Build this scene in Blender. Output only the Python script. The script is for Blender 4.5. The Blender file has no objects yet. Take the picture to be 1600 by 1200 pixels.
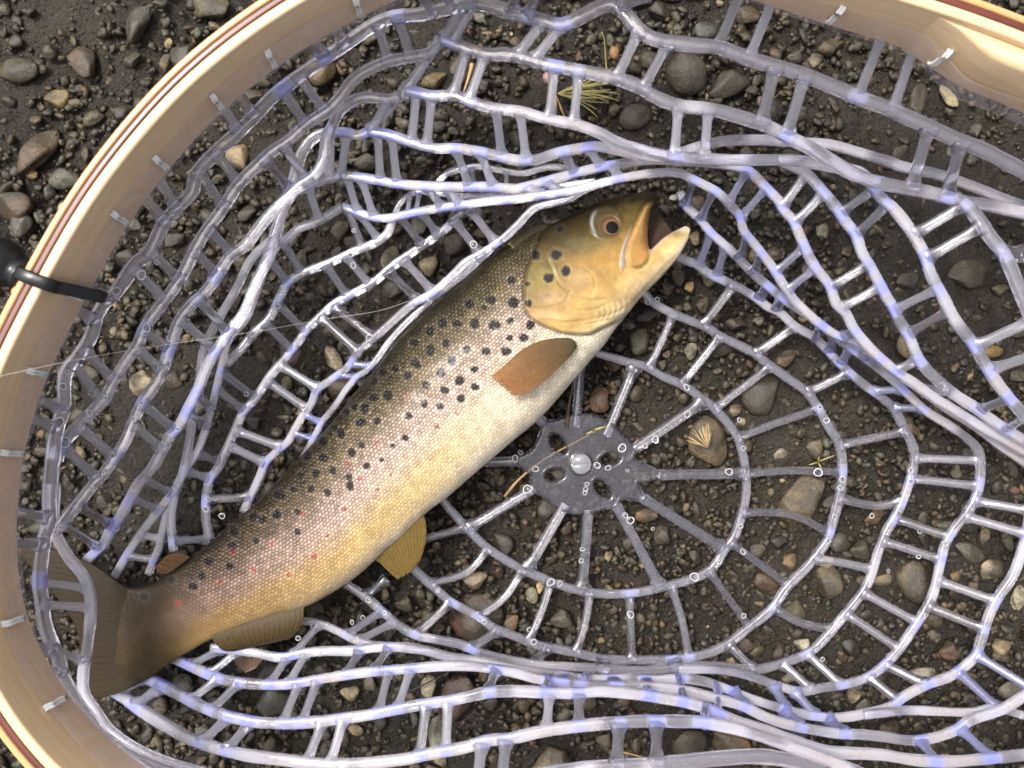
import bpy, math, random, re
import numpy as np
from mathutils import Vector

random.seed(7); RNG = np.random.default_rng(7)
SC = bpy.context.scene
COL = SC.collection
R = math.radians

# ------------------------------------------------------------------ camera
H = 0.45            # camera height above the gravel (m)
F = 1331.0          # focal length in pixels of the 1600 px wide photograph
cam = bpy.data.cameras.new('camera'); camo = bpy.data.objects.new('camera', cam); COL.objects.link(camo)
camo.location = (0, 0, H)
cam.sensor_width = 36.0; cam.lens = 36.0 * F / 1600.0
cam.clip_start = 0.01; cam.clip_end = 200
cam.dof.use_dof = True; cam.dof.focus_distance = 0.415; cam.dof.aperture_fstop = 14
SC.camera = camo

# ------------------------------------------------------------------ sky and sun (bright overcast)
SUN_EL, SUN_AZ = 62, -52        # azimuth measured from +Y towards +X
w = bpy.data.worlds.new('World'); SC.world = w; w.use_nodes = True
nt = w.node_tree; nt.nodes.clear()
sky = nt.nodes.new('ShaderNodeTexSky'); sky.sky_type = 'NISHITA'; sky.sun_disc = False
sky.sun_elevation = R(SUN_EL); sky.sun_rotation = R(SUN_AZ)
sky.air_density = 1.0; sky.dust_density = 8.0; sky.ozone_density = 0.5
bg = nt.nodes.new('ShaderNodeBackground'); bg.inputs['Strength'].default_value = 0.125
ow = nt.nodes.new('ShaderNodeOutputWorld')
hsv = nt.nodes.new('ShaderNodeHueSaturation'); hsv.inputs['Saturation'].default_value = 0.42      # thin cloud: a whitened sky
nt.links.new(sky.outputs[0], hsv.inputs['Color']); nt.links.new(hsv.outputs[0], bg.inputs[0]); nt.links.new(bg.outputs[0], ow.inputs[0])
sl = bpy.data.lights.new('sun', 'SUN'); sl.energy = 1.5; sl.angle = R(10); sl.color = (1.0, 0.985, 0.965)
so = bpy.data.objects.new('sun', sl); COL.objects.link(so)
_d = Vector((math.sin(R(SUN_AZ)) * math.cos(R(SUN_EL)), math.cos(R(SUN_AZ)) * math.cos(R(SUN_EL)), math.sin(R(SUN_EL))))
so.rotation_euler = (-_d).to_track_quat('-Z', 'Y').to_euler(); so.location = _d * 3
vs = SC.view_settings; vs.view_transform = 'Standard'; vs.look = 'None'; vs.gamma = 1; vs.exposure = 0.66
SC.cycles.use_denoising = True
SC.cycles.max_bounces = 8; SC.cycles.transmission_bounces = 7; SC.cycles.use_adaptive_sampling = True; SC.cycles.adaptive_threshold = 0.03
SC.cycles.diffuse_bounces = 3; SC.cycles.glossy_bounces = 4

# ------------------------------------------------------------------ helpers
def P(px, py, z):
    """world position at height z of a thing seen at photo pixel (px, py)"""
    k = (H - z) / F
    return ((px - 800) * k, -(py - 600) * k, z)

def pts(s):
    return [tuple(float(v) for v in q.split(',')) for q in s.split()]

def catmull(p, step, closed=False):
    """smooth resampling of a polyline; p is (n, d)"""
    p = np.asarray(p, float)
    n = len(p)
    if n == 2 and not closed:
        m = max(2, int(np.linalg.norm(p[1, :2] - p[0, :2]) / step) + 1)
        t = np.linspace(0, 1, m)[:, None]
        return p[0] * (1 - t) + p[1] * t
    out = []
    segs = n if closed else n - 1
    for i in range(segs):
        if closed:
            p0, p1, p2, p3 = p[(i - 1) % n], p[i], p[(i + 1) % n], p[(i + 2) % n]
        else:
            p1, p2 = p[i], p[i + 1]
            p0 = p[i - 1] if i > 0 else 2 * p1 - p2
            p3 = p[i + 2] if i + 2 < n else 2 * p2 - p1
        m = max(1, int(np.linalg.norm(p2[:2] - p1[:2]) / step))
        for k in range(m):
            t = k / m
            out.append(0.5 * ((2 * p1) + (-p0 + p2) * t + (2 * p0 - 5 * p1 + 4 * p2 - p3) * t * t + (-p0 + 3 * p1 - 3 * p2 + p3) * t ** 3))
    if not closed:
        out.append(p[-1])
    return np.array(out)

def resample(p, n):
    p = np.asarray(p, float)
    q = catmull(p, 3.0) if len(p) > 2 else p
    d = np.r_[0, np.cumsum(np.linalg.norm(np.diff(q[:, :2], axis=0), axis=1))]
    t = np.linspace(0, d[-1], n)
    return np.stack([np.interp(t, d, q[:, k]) for k in range(q.shape[1])], 1)

def polydist(X, Y, poly, closed=False):
    """distance to a polyline, signed side (positive = left of travel), arc position"""
    p = np.asarray(poly, float)
    n = len(p) if closed else len(p) - 1
    best = np.full(X.shape, 1e18); arc = np.zeros(X.shape); side = np.zeros(X.shape)
    nx = np.zeros(X.shape); ny = np.zeros(X.shape)
    L = 0.0
    for i in range(n):
        a = p[i]; b = p[(i + 1) % len(p)]
        d = b - a; l2 = float(d @ d)
        if l2 < 1e-12: continue
        t = np.clip(((X - a[0]) * d[0] + (Y - a[1]) * d[1]) / l2, 0, 1)
        qx = a[0] + t * d[0]; qy = a[1] + t * d[1]
        dd = (X - qx) ** 2 + (Y - qy) ** 2
        m = dd < best
        best = np.where(m, dd, best)
        l = math.sqrt(l2)
        arc = np.where(m, L + t * l, arc)
        side = np.where(m, np.sign(d[0] * (Y - a[1]) - d[1] * (X - a[0])), side)
        nx = np.where(m, qx, nx); ny = np.where(m, qy, ny)
        L += l
    return np.sqrt(best), side, arc, nx, ny

def inpoly(X, Y, poly):
    p = np.asarray(poly, float); ins = np.zeros(X.shape, bool)
    j = len(p) - 1
    for i in range(len(p)):
        xi, yi = p[i]; xj, yj = p[j]
        c = ((yi > Y) != (yj > Y))
        if yj != yi:
            ins ^= c & (X < (xj - xi) * (Y - yi) / (yj - yi) + xi)
        j = i
    return ins

def sstep(a, b, x):
    t = np.clip((x - a) / (b - a), 0, 1)
    return t * t * (3 - 2 * t)

def mesh_np(name, verts, quads=None, tris=None, smooth=True):
    me = bpy.data.meshes.new(name)
    V = np.asarray(verts, np.float32)
    me.vertices.add(len(V)); me.vertices.foreach_set('co', V.ravel())
    loops = []; starts = []; tot = []; off = 0
    if quads is not None and len(quads):
        q = np.asarray(quads, np.int32); loops.append(q.ravel()); starts.append(np.arange(len(q)) * 4); tot.append(np.full(len(q), 4)); off = len(q) * 4
    if tris is not None and len(tris):
        q = np.asarray(tris, np.int32); loops.append(q.ravel()); starts.append(off + np.arange(len(q)) * 3); tot.append(np.full(len(q), 3))
    lp = np.concatenate(loops).astype(np.int32)
    me.loops.add(len(lp)); me.loops.foreach_set('vertex_index', lp)
    st = np.concatenate(starts).astype(np.int32)
    me.polygons.add(len(st)); me.polygons.foreach_set('loop_start', st)
    if smooth: me.polygons.foreach_set('use_smooth', np.ones(len(st), bool))
    me.update(calc_edges=True); me.validate()
    return me

def setcol(me, name, c):
    c = np.asarray(c, np.float32)
    if c.shape[1] == 3: c = np.c_[c, np.ones(len(c), np.float32)]
    a = me.color_attributes.new(name, 'FLOAT_COLOR', 'POINT')
    a.data.foreach_set('color', np.ascontiguousarray(c, np.float32).ravel())

def setvec(me, name, v):
    a = me.attributes.new(name, 'FLOAT_VECTOR', 'POINT')
    a.data.foreach_set('vector', np.ascontiguousarray(v, np.float32).ravel())

def link(name, me, mat=None, parent=None):
    o = bpy.data.objects.new(name, me); COL.objects.link(o)
    if mat and len(me.materials) == 0: me.materials.append(mat)
    if parent is not None: o.parent = parent
    return o

def tag(o, label=None, cat=None, group=None, kind=None):
    if label: o['label'] = label
    if cat: o['category'] = cat
    if group: o['group'] = group
    if kind: o['kind'] = kind
    return o

def empty(name, loc=(0, 0, 0)):
    o = bpy.data.objects.new(name, None); COL.objects.link(o); o.location = loc; o.empty_display_size = 0.02
    return o

def fbm(shape, cell, seed, beta=1.8):
    """periodic filtered noise, zero mean, unit deviation; cell = largest wavelength in samples"""
    r = np.random.default_rng(seed)
    f = np.fft.rfft2(r.standard_normal(shape))
    ky = np.fft.fftfreq(shape[0])[:, None]; kx = np.fft.rfftfreq(shape[1])[None, :]
    k = np.sqrt(kx * kx + ky * ky); k[0, 0] = 1
    f *= 1 / (k + 0.35 / cell) ** beta * (k > 0.3 / cell); f[0, 0] = 0
    n = np.fft.irfft2(f, s=shape)
    return n / n.std()

# ---- materials
def newmat(name):
    m = bpy.data.materials.new(name); m.use_nodes = True
    n = m.node_tree; b = n.nodes['Principled BSDF']
    return m, n, b
def N(n, t, **kw):
    x = n.nodes.new(t)
    for k, v in kw.items():
        if k.startswith('i_'):
            x.inputs[k[2:].replace('_', ' ')].default_value = v
        else: setattr(x, k, v)
    return x
def ramp(n, stops):
    r = n.nodes.new('ShaderNodeValToRGB'); e = r.color_ramp.elements
    while len(e) < len(stops): e.new(0.5)
    for q, (p, c) in zip(e, stops):
        q.position = p; q.color = (c[0], c[1], c[2], 1) if not isinstance(c, (int, float)) else (c, c, c, 1)
    return r
def mixc(n, fac, a, b, mode='MIX'):
    x = n.nodes.new('ShaderNodeMix'); x.data_type = 'RGBA'; x.blend_type = mode
    for idx, v in ((0, fac), (6, a), (7, b)):
        if hasattr(v, 'is_linked') or hasattr(v, 'links'): n.links.new(v, x.inputs[idx])
        elif isinstance(v, (int, float)): x.inputs[idx].default_value = v
        else: x.inputs[idx].default_value = (v[0], v[1], v[2], 1)
    return x.outputs[2]
def bump(n, h, strength, dist, prev=None):
    b = n.nodes.new('ShaderNodeBump'); b.inputs['Strength'].default_value = strength; b.inputs['Distance'].default_value = dist
    n.links.new(h, b.inputs['Height'])
    if prev is not None: n.links.new(prev, b.inputs['Normal'])
    return b.outputs[0]

def mat_mud():
    m, n, b = newmat('wet_mud')
    tc = N(n, 'ShaderNodeTexCoord'); o = tc.outputs['Object']
    n1 = N(n, 'ShaderNodeTexNoise'); n1.inputs['Scale'].default_value = 9; n1.inputs['Detail'].default_value = 8; n1.inputs['Roughness'].default_value = 0.65
    n2 = N(n, 'ShaderNodeTexNoise'); n2.inputs['Scale'].default_value = 420; n2.inputs['Detail'].default_value = 5; n2.inputs['Roughness'].default_value = 0.7
    n3 = N(n, 'ShaderNodeTexVoronoi'); n3.inputs['Scale'].default_value = 620
    n4 = N(n, 'ShaderNodeTexNoise'); n4.inputs['Scale'].default_value = 1500; n4.inputs['Detail'].default_value = 2
    for q in (n1, n2, n3, n4): n.links.new(o, q.inputs['Vector'])
    r1 = ramp(n, [(0.3, (0.020, 0.0160, 0.0105)), (0.55, (0.041, 0.0325, 0.0215)), (0.75, (0.070, 0.055, 0.036))])
    n.links.new(n1.outputs[0], r1.inputs[0])
    r2 = ramp(n, [(0.25, (0.5, 0.48, 0.45)), (0.6, (1, 1, 1)), (0.85, (1.5, 1.45, 1.35))]); n.links.new(n2.outputs[0], r2.inputs[0])
    c = mixc(n, 0.9, r1.outputs[0], r2.outputs[0], 'MULTIPLY')
    r3 = ramp(n, [(0.0, (1.25, 1.2, 1.1)), (0.35, (1, 1, 1)), (1, (0.75, 0.75, 0.75))]); n.links.new(n3.outputs['Distance'], r3.inputs[0])
    c = mixc(n, 0.7, c, r3.outputs[0], 'MULTIPLY')
    n.links.new(c, b.inputs['Base Color'])
    rr = ramp(n, [(0.35, 0.30), (0.7, 0.62)]); n.links.new(n1.outputs[0], rr.inputs[0]); n.links.new(rr.outputs[0], b.inputs['Roughness'])
    x = bump(n, n2.outputs[0], 1.0, 0.0030); x = bump(n, n3.outputs['Distance'], 0.7, 0.0012, x); x = bump(n, n4.outputs[0], 0.4, 0.0005, x)
    n.links.new(x, b.inputs['Normal'])
    return m

def mat_stone(name, use_attr):
    m, n, b = newmat(name)
    tc = N(n, 'ShaderNodeTexCoord')
    geo = N(n, 'ShaderNodeNewGeometry')
    if use_attr:
        base = N(n, 'ShaderNodeAttribute', attribute_name='Col').outputs['Color']
    else:
        base = N(n, 'ShaderNodeObjectInfo').outputs['Color']
    o = geo.outputs['Position']
    n1 = N(n, 'ShaderNodeTexNoise'); n1.inputs['Scale'].default_value = 130; n1.inputs['Detail'].default_value = 6; n1.inputs['Roughness'].default_value = 0.65
    n2 = N(n, 'ShaderNodeTexNoise'); n2.inputs['Scale'].default_value = 900; n2.inputs['Detail'].default_value = 4; n2.inputs['Roughness'].default_value = 0.75
    n3 = N(n, 'ShaderNodeTexNoise'); n3.inputs['Scale'].default_value = 45; n3.inputs['Detail'].default_value = 3
    for q in (n1, n2, n3): n.links.new(o, q.inputs['Vector'])
    r1 = ramp(n, [(0.3, (0.5, 0.5, 0.5)), (0.55, (1, 1, 1)), (0.75, (1.45, 1.4, 1.3))]); n.links.new(n1.outputs[0], r1.inputs[0])
    r2 = ramp(n, [(0.3, (0.42, 0.42, 0.42)), (0.5, (1, 1, 1)), (0.70, (1.95, 1.85, 1.7))]); n.links.new(n2.outputs[0], r2.inputs[0])
    r3 = ramp(n, [(0.42, 0.0), (0.58, 0.90)]); n.links.new(n3.outputs[0], r3.inputs[0])
    c = mixc(n, 0.9, base, r1.outputs[0], 'MULTIPLY'); c = mixc(n, 0.9, c, r2.outputs[0], 'MULTIPLY')
    c = mixc(n, r3.outputs[0], c, (0.040, 0.032, 0.020))        # mud film on the stones
    n.links.new(c, b.inputs['Base Color'])
    rr = ramp(n, [(0.35, 0.24), (0.7, 0.5)]); n.links.new(n1.outputs[0], rr.inputs[0]); n.links.new(rr.outputs[0], b.inputs['Roughness'])
    x = bump(n, n1.outputs[0], 0.7, 0.0022); x = bump(n, n2.outputs[0], 0.6, 0.0006, x)
    n.links.new(x, b.inputs['Normal'])
    return m

def mat_net(name='clear_rubber', bs=1.0):
    m, n, b = newmat(name)
    a = N(n, 'ShaderNodeAttribute', attribute_name='tint')
    n.links.new(a.outputs['Color'], b.inputs['Base Color'])
    s = N(n, 'ShaderNodeMath', operation='SUBTRACT'); s.inputs[0].default_value = 1.0; n.links.new(a.outputs['Alpha'], s.inputs[1])
    n.links.new(s.outputs[0], b.inputs['Transmission Weight'])
    b.inputs['Roughness'].default_value = 0.06; b.inputs['IOR'].default_value = 1.45; b.inputs['Coat Weight'].default_value = 1.0; b.inputs['Coat IOR'].default_value = 1.6; b.inputs['Coat Roughness'].default_value = 0.04
    g = N(n, 'ShaderNodeNewGeometry')
    t = N(n, 'ShaderNodeTexNoise'); t.inputs['Scale'].default_value = 380; t.inputs['Detail'].default_value = 3; n.links.new(g.outputs['Position'], t.inputs['Vector'])
    sw = N(n, 'ShaderNodeAttribute', attribute_name='sw')
    t2 = N(n, 'ShaderNodeTexNoise'); t2.inputs['Scale'].default_value = 1; t2.inputs['Detail'].default_value = 3; n.links.new(sw.outputs['Vector'], t2.inputs['Vector'])
    x = bump(n, t.outputs[0], 0.18 * bs, 0.0012); x = bump(n, t2.outputs[0], 0.35 * bs, 0.0010, x)
    n.links.new(x, b.inputs['Normal'])
    return m

def mat_wood(name, c1, c2, rough=0.35):
    m, n, b = newmat(name)
    a = N(n, 'ShaderNodeAttribute', attribute_name='sw')
    mp = N(n, 'ShaderNodeMapping'); mp.inputs['Scale'].default_value = (14, 420, 420); n.links.new(a.outputs['Vector'], mp.inputs['Vector'])
    t = N(n, 'ShaderNodeTexNoise'); t.inputs['Scale'].default_value = 1; t.inputs['Detail'].default_value = 5; t.inputs['Roughness'].default_value = 0.6; n.links.new(mp.outputs[0], t.inputs['Vector'])
    r = ramp(n, [(0.3, c1), (0.65, c2)]); n.links.new(t.outputs[0], r.inputs[0]); n.links.new(r.outputs[0], b.inputs['Base Color'])
    b.inputs['Roughness'].default_value = rough; b.inputs['Coat Weight'].default_value = 0.25; b.inputs['Coat Roughness'].default_value = 0.12
    n.links.new(bump(n, t.outputs[0], 0.12, 0.0006), b.inputs['Normal'])
    return m

def mat_plain(name, c, rough=0.5, var=0.25, scale=300, trans=0.0, sss=0.0):
    m, n, b = newmat(name)
    g = N(n, 'ShaderNodeNewGeometry')
    t = N(n, 'ShaderNodeTexNoise'); t.inputs['Scale'].default_value = scale; t.inputs['Detail'].default_value = 4; n.links.new(g.outputs['Position'], t.inputs['Vector'])
    r = ramp(n, [(0.3, tuple(v * (1 - var) for v in c)), (0.7, tuple(v * (1 + var) for v in c))]); n.links.new(t.outputs[0], r.inputs[0])
    n.links.new(r.outputs[0], b.inputs['Base Color']); b.inputs['Roughness'].default_value = rough
    b.inputs['Transmission Weight'].default_value = trans
    n.links.new(bump(n, t.outputs[0], 0.2, 0.0005), b.inputs['Normal'])
    return m

def mat_fish():
    m, n, b = newmat('trout_skin')
    col = N(n, 'ShaderNodeAttribute', attribute_name='Col'); sw = N(n, 'ShaderNodeAttribute', attribute_name='sw')
    sep = N(n, 'ShaderNodeSeparateXYZ'); n.links.new(sw.outputs['Vector'], sep.inputs[0])
    # rows of overlapping scales, every other row shifted by half a scale
    wn = N(n, 'ShaderNodeTexNoise'); wn.inputs['Scale'].default_value = 0.045; wn.inputs['Detail'].default_value = 2; n.links.new(sw.outputs['Vector'], wn.inputs['Vector'])
    def mth(op, a, c=None, d=None):
        x = N(n, 'ShaderNodeMath', operation=op)
        for k, q in enumerate((a, c, d)):
            if q is None: continue
            if isinstance(q, (int, float)): x.inputs[k].default_value = q
            else: n.links.new(q, x.inputs[k])
        return x.outputs[0]
    wy = mth('MULTIPLY_ADD', wn.outputs[0], 9.0, sep.outputs[1]); wy = mth('DIVIDE', wy, 4.9); row = mth('FLOOR', wy)
    par = mth('MULTIPLY', mth('FLOORED_MODULO', row, 2.0), 0.5)
    ux = mth('ADD', mth('DIVIDE', mth('MULTIPLY_ADD', wn.outputs[0], 6.0, sep.outputs[0]), 6.7), par)
    fx = mth('SUBTRACT', mth('FRACT', ux), 0.5); fy = mth('SUBTRACT', mth('FRACT', wy), 0.5)
    dist = mth('SQRT', mth('ADD', mth('MULTIPLY', fx, fx), mth('MULTIPLY', fy, fy)))
    idv = N(n, 'ShaderNodeCombineXYZ'); n.links.new(mth('FLOOR', ux), idv.inputs[0]); n.links.new(row, idv.inputs[1])
    wnz = N(n, 'ShaderNodeTexWhiteNoise', noise_dimensions='2D'); n.links.new(idv.outputs[0], wnz.inputs['Vector'])
    amt = sep.outputs[2]
    # pale scale centres, dark pigmented rims
    r = ramp(n, [(0.0, (1.75, 1.7, 1.6)), (0.22, (1.42, 1.38, 1.3)), (0.40, (0.80, 0.77, 0.74)), (0.60, (0.34, 0.32, 0.31))]); n.links.new(dist, r.inputs[0])
    sc = mixc(n, amt, (1, 1, 1), r.outputs[0])
    rz = ramp(n, [(0.0, (0.68, 0.68, 0.68)), (1.0, (1.38, 1.38, 1.38))]); n.links.new(wnz.outputs['Value'], rz.inputs[0])  # random brightness per scale paints their glitter into the colour
    sc = mixc(n, 1.0, sc, mixc(n, amt, (1, 1, 1), rz.outputs[0]), 'MULTIPLY')
    hs = N(n, 'ShaderNodeTexNoise'); hs.inputs['Scale'].default_value = 0.05; hs.inputs['Detail'].default_value = 5; n.links.new(sw.outputs['Vector'], hs.inputs['Vector'])
    rv = ramp(n, [(0.3, (0.82, 0.8, 0.78)), (0.7, (1.16, 1.16, 1.16))]); n.links.new(hs.outputs[0], rv.inputs[0])
    c = mixc(n, 1.0, col.outputs['Color'], sc, 'MULTIPLY'); c = mixc(n, 0.8, c, rv.outputs[0], 'MULTIPLY')
    n.links.new(c, b.inputs['Base Color'])
    b.inputs['Roughness'].default_value = 0.40; b.inputs['Specular IOR Level'].default_value = 0.22
    b.inputs['Subsurface Weight'].default_value = 0.06; b.inputs['Subsurface Radius'].default_value = (0.004, 0.002, 0.001); b.inputs['Subsurface Scale'].default_value = 0.5
    b.inputs['Coat Weight'].default_value = 0.10; b.inputs['Coat Roughness'].default_value = 0.15
    inv = N(n, 'ShaderNodeMath', operation='SUBTRACT'); inv.inputs[0].default_value = 0.7; n.links.new(dist, inv.inputs[1])
    mu = N(n, 'ShaderNodeMath', operation='MULTIPLY'); n.links.new(inv.outputs[0], mu.inputs[0]); n.links.new(amt, mu.inputs[1])
    x = bump(n, mu.outputs[0], 0.6, 0.0012)
    fine = N(n, 'ShaderNodeTexNoise'); fine.inputs['Scale'].default_value = 0.35; fine.inputs['Detail'].default_value = 3; n.links.new(sw.outputs['Vector'], fine.inputs['Vector'])
    x = bump(n, fine.outputs[0], 0.15, 0.0006, x)
    n.links.new(x, b.inputs['Normal'])
    return m

def mat_attr(name, rough=0.4, trans=0.0, coat=0.0, bscale=0):
    m, n, b = newmat(name)
    a = N(n, 'ShaderNodeAttribute', attribute_name='Col')
    g = N(n, 'ShaderNodeNewGeometry')
    t = N(n, 'ShaderNodeTexNoise'); t.inputs['Scale'].default_value = 500; t.inputs['Detail'].default_value = 4; n.links.new(g.outputs['Position'], t.inputs['Vector'])
    r = ramp(n, [(0.3, (0.8, 0.8, 0.8)), (0.7, (1.2, 1.2, 1.2))]); n.links.new(t.outputs[0], r.inputs[0])
    n.links.new(mixc(n, 0.8, a.outputs['Color'], r.outputs[0], 'MULTIPLY'), b.inputs['Base Color'])
    b.inputs['Roughness'].default_value = rough; b.inputs['Transmission Weight'].default_value = trans; b.inputs['Coat Weight'].default_value = coat; b.inputs['Specular IOR Level'].default_value = 0.2
    return m

M_MUD = mat_mud(); M_STONE = mat_stone('wet_stone', False); M_GRAVEL = mat_stone('wet_gravel', True)
M_NET = mat_net(); M_HUB = mat_net('smooth_clear_rubber', 0.12)
_hb = M_HUB.node_tree.nodes['Principled BSDF']; _hb.inputs['Coat Weight'].default_value = 0.15; _hb.inputs['Roughness'].default_value = 0.02
def mat_skirt():
    m, n, b = newmat('thin_clear_rubber')
    b.inputs['Base Color'].default_value = (0.86, 0.80, 0.84, 1); b.inputs['Roughness'].default_value = 0.15
    g = N(n, 'ShaderNodeNewGeometry'); t = N(n, 'ShaderNodeTexNoise'); t.inputs['Scale'].default_value = 160; t.inputs['Detail'].default_value = 4; n.links.new(g.outputs['Position'], t.inputs['Vector'])
    n.links.new(bump(n, t.outputs[0], 0.3, 0.0015), b.inputs['Normal'])
    tr = N(n, 'ShaderNodeBsdfTransparent'); tr.inputs['Color'].default_value = (0.995, 0.985, 0.995, 1)
    mx = N(n, 'ShaderNodeMixShader'); r = ramp(n, [(0.35, 0.05), (0.7, 0.15)]); n.links.new(t.outputs[0], r.inputs[0]); n.links.new(r.outputs[0], mx.inputs[0])
    n.links.new(tr.outputs[0], mx.inputs[1]); n.links.new(b.outputs[0], mx.inputs[2]); n.links.new(mx.outputs[0], n.nodes['Material Output'].inputs['Surface'])
    return m
M_SKIRT = mat_skirt()
M_WOOD = mat_wood('pale_ash_wood', (0.76, 0.53, 0.29), (0.86, 0.65, 0.40))
M_WOODO = mat_wood('honey_wood', (0.60, 0.33, 0.13), (0.72, 0.44, 0.20))
M_RED = mat_wood('dark_red_wood', (0.09, 0.022, 0.012), (0.17, 0.045, 0.025))
M_BLACK = mat_plain('black_plastic', (0.008, 0.008, 0.009), 0.3, 0.3)
M_STITCH = mat_plain('white_nylon_thread', (0.9, 0.9, 0.89), 0.35, 0.08, 900, 0.0)
M_FISH = mat_fish(); M_FIN = mat_attr('fin_membrane', 0.5, 0.04, 0.0); M_EYE = mat_attr('fish_eye', 0.5, 0.0, 0.0)
M_STRAW = mat_plain('dry_straw', (0.42, 0.27, 0.12), 0.6, 0.35, 200)
M_GRASS = mat_plain('yellow_green_blade', (0.42, 0.36, 0.13), 0.5, 0.4, 150)
M_WATER = bpy.data.materials.new('water'); M_WATER.use_nodes = True
_b = M_WATER.node_tree.nodes['Principled BSDF']; _b.inputs['Transmission Weight'].default_value = 1; _b.inputs['Roughness'].default_value = 0.0; _b.inputs['IOR'].default_value = 1.33
M_LINE = mat_plain('nylon_line', (0.75, 0.72, 0.66), 0.2, 0.05, 100, 0.35)

# ------------------------------------------------------------------ ground
def make_ground():
    xs = np.linspace(-0.36, 0.36, 320); ys = np.linspace(-0.28, 0.28, 250)
    out = 0.012 * 1.35 ** np.arange(1, 27)
    xo = 0.36 + np.cumsum(out); yo = 0.28 + np.cumsum(out)
    X = np.r_[-xo[::-1], xs, xo]; Y = np.r_[-yo[::-1], ys, yo]
    n = fbm((len(Y), len(X)), 60, 3, 1.9); n2 = fbm((len(Y), len(X)), 12, 5, 1.5)
    XX, YY = np.meshgrid(X, Y)
    near = sstep(0.7, 0.4, np.maximum(np.abs(XX), np.abs(YY) * 1.2))
    Z = (n * 0.0016 + n2 * 0.0008) * near - 0.0034
    QX = XX * F / H + 800; QY = 600 - YY * F / H
    Z += 0.0030 * np.exp(-(((QX - 130) / 190) ** 2 + ((QY - 140) / 190) ** 2)) + 0.0030 * np.exp(-(((QX - 1500) / 170) ** 2 + ((QY - 400) / 200) ** 2)) + 0.0014 * np.exp(-(((QX - 1050) / 140) ** 2 + ((QY - 960) / 70) ** 2))
    me = mesh_np('ground', np.stack([XX, YY, Z], -1).reshape(-1, 3), quads=gridquads(len(Y), len(X)))
    o = link('ground', me, M_MUD); tag(o, kind='structure')
    o['label'] = 'wet brown mud between the gravel stones'
    return o
def gridquads(ny, nx):
    i = np.arange(ny * nx).reshape(ny, nx)
    return np.stack([i[:-1, :-1], i[:-1, 1:], i[1:, 1:], i[1:, :-1]], -1).reshape(-1, 4)
GROUND = make_ground()

# ---- stones
def ico(sub):
    import bmesh
    bm = bmesh.new(); bmesh.ops.create_icosphere(bm, subdivisions=sub, radius=1)
    V = np.array([v.co[:] for v in bm.verts]); Fc = np.array([[v.index for v in f.verts] for f in bm.faces]); bm.free()
    return V, Fc
def rock(V, seed, cuts=9, lo=0.62, hi=0.92, rnd=0.06):
    r = np.random.default_rng(seed); V = V.copy()
    for _ in range(cuts):
        d = r.standard_normal(3); d /= np.linalg.norm(d); h = r.uniform(lo, hi)
        e = V @ d - h
        V -= np.where(e > 0, e, 0)[:, None] * d * 0.92
    f = r.standard_normal((4, 3)) * 2.2; ph = r.uniform(0, 6.28, 4)
    for k in range(4): V *= (1 + rnd * np.sin(V @ f[k] + ph[k]))[:, None]
    return V / np.abs(V).max(0)
IV3, IF3 = ico(3); IV2, IF2 = ico(2); IV1, IF1 = ico(1)
STONE_ME = []
for i in range(16):
    angular = i % 2
    v = rock(IV3, 100 + i, 13 if angular else 7, 0.45 if angular else 0.66, 0.82 if angular else 0.93, 0.05)
    me = mesh_np('pebble', v, tris=IF3, smooth=True); me.materials.append(M_STONE); STONE_ME.append(me)

placed = []      # (px, py, r) in photo pixels at ground level
def stone(px, py, rx, ry, rot, col, shape, hf=0.55, sink=0.25, name='pebble', label=None, group=None):
    o = link(name, STONE_ME[shape % 16]); k = H / F
    rz = min(rx, ry) * hf * k
    o.scale = (rx * k, ry * k, rz)
    o.rotation_euler = (random.uniform(-.15, .15), random.uniform(-.15, .15), R(-rot))
    x, y, _ = P(px, py, 0.0); o.location = (x, y, min(rz * (1 - 2 * sink) - 0.001, ((0.0105 if 'straw' in (label or '') and rx > 20 else 0.0042) - rz) if inbag(px, py) else 0.02))
    o.color = (*col, 1)
    tag(o, label, 'pebble', group); placed.append((px, py, max(rx, ry) * 0.9))
    return o
def inbag(px, py):
    return ((px - 900) / 480) ** 2 + ((py - 720) / 330) ** 2 < 1
TAN = (0.30, 0.23, 0.14); PALE = (0.48, 0.40, 0.28); GREY = (0.10, 0.10, 0.085); DK = (0.060, 0.054, 0.044); OLV = (0.12, 0.105, 0.060)
BRN = (0.115, 0.080, 0.048); RED = (0.105, 0.060, 0.042); GGR = (0.13, 0.135, 0.105); ORG = (0.30, 0.15, 0.06); SPK = (0.34, 0.32, 0.26)
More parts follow.
